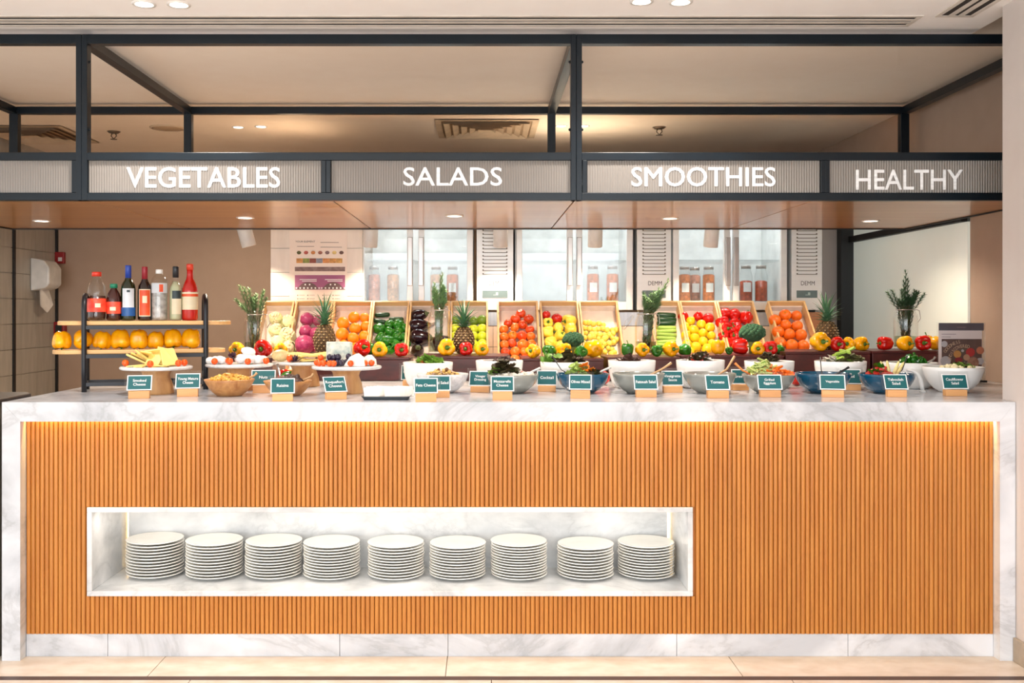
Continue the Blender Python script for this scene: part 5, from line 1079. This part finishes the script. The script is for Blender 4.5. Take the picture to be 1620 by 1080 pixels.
salad(BG2, 'fattoush', 'low salad inside the grey bowl behind the fattoush card', .6, [('leaf', M_LET, 40, .034, 0, .8, .01), ('ball', M_RBIT, 14, .016, 0, .8, .01)])
salad(BG3, 'tomato_salad', 'low tomato salad inside the grey bowl behind the tomato card', .62, [('ball', M_RBIT, 34, .02, 0, .8, .012), ('leaf', M_LET, 10, .03, 0, .8, .01)])
salad(BG4, 'grilled_salad', 'sprouts and carrot strips heaped in the fourth grey bowl', .9, [('strip', M_CARR, 60, .055, .2, .7, .035), ('strip', mat('sprouts', (202, 214, 130), .5), 90, .045, -.25, .6, .065), ('leaf', M_LET, 18, .034, -.3, .5, .05), ('strip', M_RBIT, 20, .04, .0, .7, .03)])
salad(BB2, 'vegetable_salad', 'low salad inside the blue bowl behind the vegetable card', .6, [('leaf', M_LET, 30, .034, 0, .8, .01), ('box', M_CARR, 12, .014, 0, .8, .01)])
salad(BB3, 'tabouleh', 'tomato cubes with corn stalks in the last blue bowl', .86, [('box', M_RBIT, 70, .015, -.3, .55, .03), ('leaf', M_GRN, 16, .04, -.35, .4, .05), ('strip', mat('corn_stalk', (240, 224, 150), .5), 0, .06, .2, .3, .02)])
for k, (dx, tilt) in enumerate(((-.02, -.38), (.0, -.2), (.03, .35), (.045, .5))):
    x, y, r, H, _ = BB3; pose('corn_stalk', f'{ORD[k]} pale corn stalk standing in the last blue bowl', 'vegetable', CEL if k > 99 else MB().lathe([(.001, -.5), (.09, -.48), (.11, 0), (.07, .4), (.001, .5)], 8).mesh('corn_stalk', MATS['corn_stalk']), x+dx, y-.02, CT+H*.72, (.1, tilt, 0), (.075, .075, .085), 'corn stalks')
salad(BW0, 'cauliflower_salad', 'green topped salad in the largest white bowl', .9, [('leaf', M_LET, 20, .034, .25, .45, .03), ('ball', M_CAUL, 40, .018, .1, .7, .012), ('leaf', M_DLEAF, 10, .03, .3, .4, .02)])
spoon(BG2, 20, .05, 'wooden utensil at the rim of the grey fattoush bowl', SPW, .028); spoon(BG3, 35, .05, 'pale wooden spatula rising from the tomato bowl', SPW, .055)
spoon(BG4, 150, .035, 'orange handled spoon at the rim of the sprout bowl', mat('orange_handle', (226, 140, 70), .5), .032); spoon(BB1, 25, .03, 'white handled spoon at the rim of the first blue bowl', M_PLAST, .01); spoon(BB2, 20, .02, 'dark spoon at the rim of the second blue bowl', SPB, .01)
spoon(BB1, 140, .05, 'dark tongs rising behind the first blue bowl', SPB, .06, 'serving_tongs', .003); spoon(BB2, 75, .06, 'dark tongs rising behind the second blue bowl', SPB, .05, 'serving_tongs', .003); spoon(BB3, 35, .04, 'dark tongs rising behind the last blue bowl', SPB, .06, 'serving_tongs', .003); spoon(BG1, 30, .03, 'white spoon at the rim of the first grey bowl', M_PLAST, .01)
# rear row of white bowls
WB = []
for px, rp, pr_, nm in ((677, 39.5, 573, 'first white bowl of the rear row, before the tallest herb jar'), (790, 37.5, 570, 'second white bowl of the rear row, before the persimmon crate'), (893, 38.5, 572, 'third white bowl of the rear row, below the big broccoli'), (999.5, 37.5, 570, 'fourth white bowl of the rear row, below the bent herb jar'),
                        (1108, 38, 569.5, 'fifth white bowl of the rear row, before the lemon crate'), (1217, 38.5, 571, 'sixth white bowl of the rear row, behind the sprout bowl'), (1329.5, 39.5, 571, 'seventh white bowl of the rear row, behind the second blue bowl'), (1440, 41, 573, 'eighth white bowl of the rear row, behind the last blue bowl')):
    WB.append(bowl('salad_bowl', px, .72, rp, pr_, nm, DEEP, M_CER, G3))
salad(WB[0], 'green_salad', 'bright leaf salad with tomato in the first rear bowl', .92, [('leaf', M_LET, 50, .04, .05, .6, .03), ('ball', M_RBIT, 10, .02, -.1, .5, .014)])
salad(WB[1], 'bean_salad', 'dark bean salad in the second rear bowl', .9, [('ball', M_NUT, 60, .016, .2, .6, .022)]); salad(WB[2], 'dark_leaf_salad', 'dark curly lettuce in the third rear bowl', .92, [('leaf', M_DLEAF, 60, .05, .1, .75, .04), ('leaf', M_LET, 14, .05, -.5, .5, .03)])
salad(WB[3], 'dark_leaf_salad', 'small dark leaf heap in the fourth rear bowl', .9, [('leaf', mat('brown_leaf', (96, 66, 56), .5), 44, .034, -.15, .5, .03)]); salad(WB[4], 'dark_leaf_salad', 'dark leaf salad with red strips in the fifth rear bowl', .92, [('leaf', M_DLEAF, 40, .04, 0, .5, .035), ('strip', M_RBIT, 14, .04, 0, .4, .035), ('strip', M_WBIT, 8, .04, 0, .5, .035)])
salad(WB[5], 'dark_leaf_salad', 'near black leaf salad in the sixth rear bowl', .94, [('leaf', M_DLEAF, 40, .036, -.05, .5, .03)]); salad(WB[6], 'leaf_salad', 'pale green stems and leaves in the seventh rear bowl', .94, [('leaf', mat('olive_leaf', (106, 104, 62), .5), 40, .04, .3, .6, .03), ('strip', M_CEL, 12, .07, .1, .4, .055), ('leaf', M_WBIT, 8, .04, -.4, .4, .02)])
salad(WB[7], 'green_salad', 'finely cut dark green salad in the eighth rear bowl', .94, [('box', M_GRN, 160, .008, .05, .6, .04), ('leaf', M_GRN, 30, .022, .05, .55, .035)])
spoon(WB[7], 10, .01, 'metal spoon lying on the rim of the eighth rear bowl', SPM, .012)
# a white ladle resting on the counter beside the last blue bowl
y = .47; x = X(1450, y)
ld = thing('ladle', 'white plastic ladle with curved handle beside the largest white bowl', 'utensil', (x, y, CT))
part('handle', MB().tube([(-.035, .02, .096), (-.015, .01, .094), (.002, 0, .082), (.014, 0, .06), (.022, 0, .03), (.026, 0, .006)], [.006, .008, .009, .010, .010, .009], 10).mesh('handle', M_PLAST), ld)
part('foot', MB().lathe([(.001, 0), (.014, 0), (.013, .008), (.001, .01)], 12, Matrix.Translation((.026, 0, 0))).mesh('foot', M_PLAST), ld)
# loose produce on the counter
pepper('red', X(452, 1.0), 1.0, CT, .036, 'f', 'red pepper lying under the rear cake stand', 'loose peppers on the counter', 1); pepper('green', X(455, .93), .93, CT, .032, 'l', 'green pepper lying before the rear cake stand', 'loose peppers on the counter', 2)
pose('red_apple', 'red apple lying between the sixth and seventh rear bowls', 'apple', APPLE, X(1260, .86), .86, CT, (0, .2, 0), .07)
pose('red_apple', 'red apple lying between third and fourth rear bowls', 'apple', APPLE, X(953, .9), .9, CT, (0, .2, 0), .075)

# ------------------------------------------------------------------ name cards
def card(i, px, py, yaw, wpx=32, hpx=12, cw=38, tilt=28, off=0, acr=True, face=None):
    y = fronty(py); p = at_z(px, py, CT); d = dist(p); k = d/F
    bw, bh, bd = wpx*k, hpx*k, .036
    txt = CARD_TEXT[i]; word = txt.replace('\n', ' ').lower()
    t = thing('name_card', f'teal card reading {word}, in a wooden block', 'sign', (p.x, p.y, CT), (0, 0, R(yaw)), 'name cards on wooden blocks')
    part('wooden_block', boxm('wooden_block', M_BLOCK, -bw/2, bw/2, 0, bd, 0, bh, .0015), t)
    W, H = cw*k, 23.5*k/cos(R(tilt))*.92
    h = part('acrylic_plate', boxm('acrylic_plate', M_ACRYL, -W/2-.010, W/2+.010, 0, .002, -.006, H+.012), t, loc=(off*k, .010, bh+.0008+.006*cos(R(tilt))), rot=(-R(tilt), 0, 0))
    f = part('paper_card', MB().box(-W/2, W/2, -.0012, -.0004, -.004, H).mesh('paper_card', M_CARDW), t, loc=(off*k, .010, bh+.0008+.006*cos(R(tilt))), rot=(-R(tilt), 0, 0))
    e = .0042
    part('teal_face', MB().box(-W/2+e, W/2-e, -.0018, -.0013, -.004+e, H-e).mesh('teal_face', M_TEAL), f)
    me, asp = TXT[txt]; n_ = txt.count('\n')+1
    th = H*(.20 if n_ == 1 else .46); tw = min(W*.82, th*asp)
    part('lettering', me, f, loc=(0, -.0021, H/2-.001), rot=(R(90), 0, 0), scale=(tw, th, 1))
for a in ((0, 219.5, 630.5, 12), (1, 296.5, 627.5, 12), (2, 416, 622, 8), (3, 447, 634.5, 10, 32, 11), (4, 533, 632, 22, 32, 11, 36, 42), (5, 652, 612, 0, 30, 10, 36), (6, 674, 636, 5, 33, 13, 38), (7, 695, 629, 4, 33, 10, 36), (8, 759, 620.5, -8, 30, 9, 36, 22), (9, 795, 633, 0, 31, 13, 37), (10, 865, 619.5, -6, 28, 9, 32, 22),
          (11, 918, 630.5, -7, 31, 13, 36), (12, 1023, 628.5, 0, 32, 11, 38), (13, 1065, 621, 0, 30, 10, 34, 18), (14, 1137, 630, 0, 33, 12, 38), (15, 1172, 617.5, 0, 26, 9, 26, 18), (16, 1219.5, 628.5, -5, 32, 11, 38), (17, 1318, 628.5, -13, 33, 11, 39), (18, 1347, 617.5, -6, 30, 9, 34, 20), (19, 1420, 628, -5, 29, 11, 36), (20, 1459, 612, 0, 28, 9, 34, 18), (21, 1514, 626.5, 0, 33, 10, 40, 20)):
    card(*a)
# ------------------------------------------------------------------ menu stand
y = .98; p0 = at_z(1521, fronty(606)*0+606, CT); y = p0.y
xm = X(1520, y); k = (y-CAM.y)/F; W = 73*k; H = 96*k
t = thing('menu_stand', 'clear upright menu stand with a food poster sheet', 'menu', (xm, y, CT), (0, 0, R(-4)))
part('base_foot', MB().box(-W/2, W/2, -.045, .045, 0, .006).mesh('base_foot', M_ACRYL), t)
part('dark_base', MB().box(-W/2, W/2, -.03, .03, .0062, .016).mesh('dark_base', mat('menu_base', (34, 36, 40), .3)), t)
part('acrylic_sleeve', MB().box(-W/2, W/2, -.010, -.0075, .0165, H).box(-W/2, W/2, .004, .0065, .0165, H).box(W/2-.012, W/2, -.0074, .0039, .0165, H).mesh('acrylic_sleeve', M_ACRYL), t)
sh = part('printed_sheet', MB().box(-W/2+.006, W/2-.014, -.0045, -.0025, .018, H-.004).mesh('printed_sheet', mat('menu_paper', (238, 224, 224), .5, col2=(235, 220, 220))), t)
def mp(name, px0_, py0_, px1_, py1_, m, off): return part(name, MB().box((px0_-1520)*k, (px1_-1520)*k, -.0046-off-.0006, -.0046-off, (605-py1_)*k, (605-py0_)*k).mesh(name, m), sh)
mp('grey_band', 1485.5, 509.8, 1554.5, 521.5, mat('menu_band', (92, 86, 98), .5), .0002); mp('food_photo', 1490, 535, 1551.5, 590, mat('menu_photo', (108, 78, 74), .5, col2=(84, 64, 62), nscale=20), .0002)
def dot(px_, py_, r_, m, i, name='food_print', sq=1):
    c = Vector(((px_-1520)*k, -.0056-.0003*i, (605-py_)*k))
    part(name, MB().lathe([(.0001, 0), (r_*k, 0)], 14, Matrix.Translation(c) @ Matrix.Rotation(R(90), 4, 'X') @ Matrix.Diagonal((1, sq, 1, 1)), False).mesh(name, m), sh)
wp = mat('print_white', (204, 198, 204), .5); 
dot(1494, 543, 5, wp, 0); dot(1496, 570, 8, wp, 0); dot(1549, 570, 6, wp, 0, sq=.9); dot(1514, 559, 6, mat('print_gold', (214, 150, 80), .5), 1); dot(1534, 556, 7, mat('print_red', (196, 40, 48), .5), 1); dot(1549, 553, 6, mat('print_peach', (206, 120, 90), .5), 1)
dot(1516, 568, 6, mat('print_wine', (160, 40, 56), .5), 2, sq=.7); dot(1538, 572, 9, mat('print_tan', (190, 140, 116), .5, col2=(140, 90, 76), nscale=60), 2); dot(1522, 577, 10, mat('print_green', (74, 100, 60), .5, col2=(50, 70, 44), nscale=50), 3, sq=.6); dot(1522, 553.5, 4, mat('print_olive', (96, 90, 76), .5), 2); dot(1522, 553.5, 2.2, wp, 3); dot(1528, 564, 5, mat('print_sand', (206, 160, 130), .5), 3)
cream = mat('print_letter', (226, 190, 160), .5)
def arcword(wd, cx, cy, rad, a0, a1, h):
    for i, ch in enumerate(wd):
        a = R(a0+(a1-a0)*i/(len(wd)-1)); me, asp = TXT[ch]; me = me.copy(); me.materials.clear(); me.materials.append(cream)
        c = Vector(((cx-1520+rad*cos(a))*k, -.0072, (605-cy+rad*sin(a))*k))
        o = part('printed_letter', me, sh, loc=c); o.rotation_euler = (Matrix.Rotation(pi/2-a, 3, 'Y') @ Matrix.Rotation(R(90), 3, 'X')).to_euler(); o.scale = (h*k*min(asp, 1)*.85, h*k, 1)
arcword('GOODNESS', 1522, 570, 31, 150, 100, 5); arcword('UNDISCOVERED', 1524, 568, 22, 178, 72, 5)
ln = MB()
for yy, b_ in ((527, 1512), (531.5, 1504)): ln.box((1490-1520)*k, (b_-1520)*k, -.0052, -.0048, (605-yy-.8)*k, (605-yy)*k)
ln.box((1513-1520)*k, (1527-1520)*k, -.0056, -.0052, (605-516.8)*k, (605-516)*k)
part('text_line', ln.mesh('text_line', mat('menu_ink', (150, 130, 140), .6)), sh, kind='stuff')

# ------------------------------------------------------------------ plates in the niche
zs = NZ0+ft+.0006
PR = .1165
PL_ = MB().lathe([(.001, 0), (.062, 0), (.066, .002), (.090, .006), (PR-.002, .0135), (PR, .0155), (PR-.002, .0172), (PR-.006, .0165), (.090, .0105), (.066, .0062), (.001, .0055)], 40, caps=False).mesh('plate', M_PLATE)
PITCH = .0117
for s, (px, pyt, n_) in enumerate(((245.5, 849, 12), (339, 851, 12), (433, 852, 12), (525, 854, 12), (626.5, 854, 12), (724, 855, 12), (821, 852, 13), (926, 857, 11), (1022, 854, 12))):
    y = .045+PR+(.055 if s not in (0, 8) else .07); y = {0: .285, 1: .275, 2: .275, 8: .275}.get(s, .265); x = X(px, y); ztop = Z(pyt+3, y, px); pit = min(.0128, max(.0105, (ztop-zs-.012)/(n_-1)))
    for i in range(n_):
        up_ = n_-i; j = rnd.uniform(-.0018, .0018)
        thing('plate', f'cream plate, {ORD[i]} from the bottom, in the {ORD[s]} stack from the bottle rack end', 'plate', (x+j, y+rnd.uniform(-.0018, .0018), zs+i*pit), (0, 0, i), 'stacked plates in the niche', PL_)
print('objects', len(bpy.data.objects))
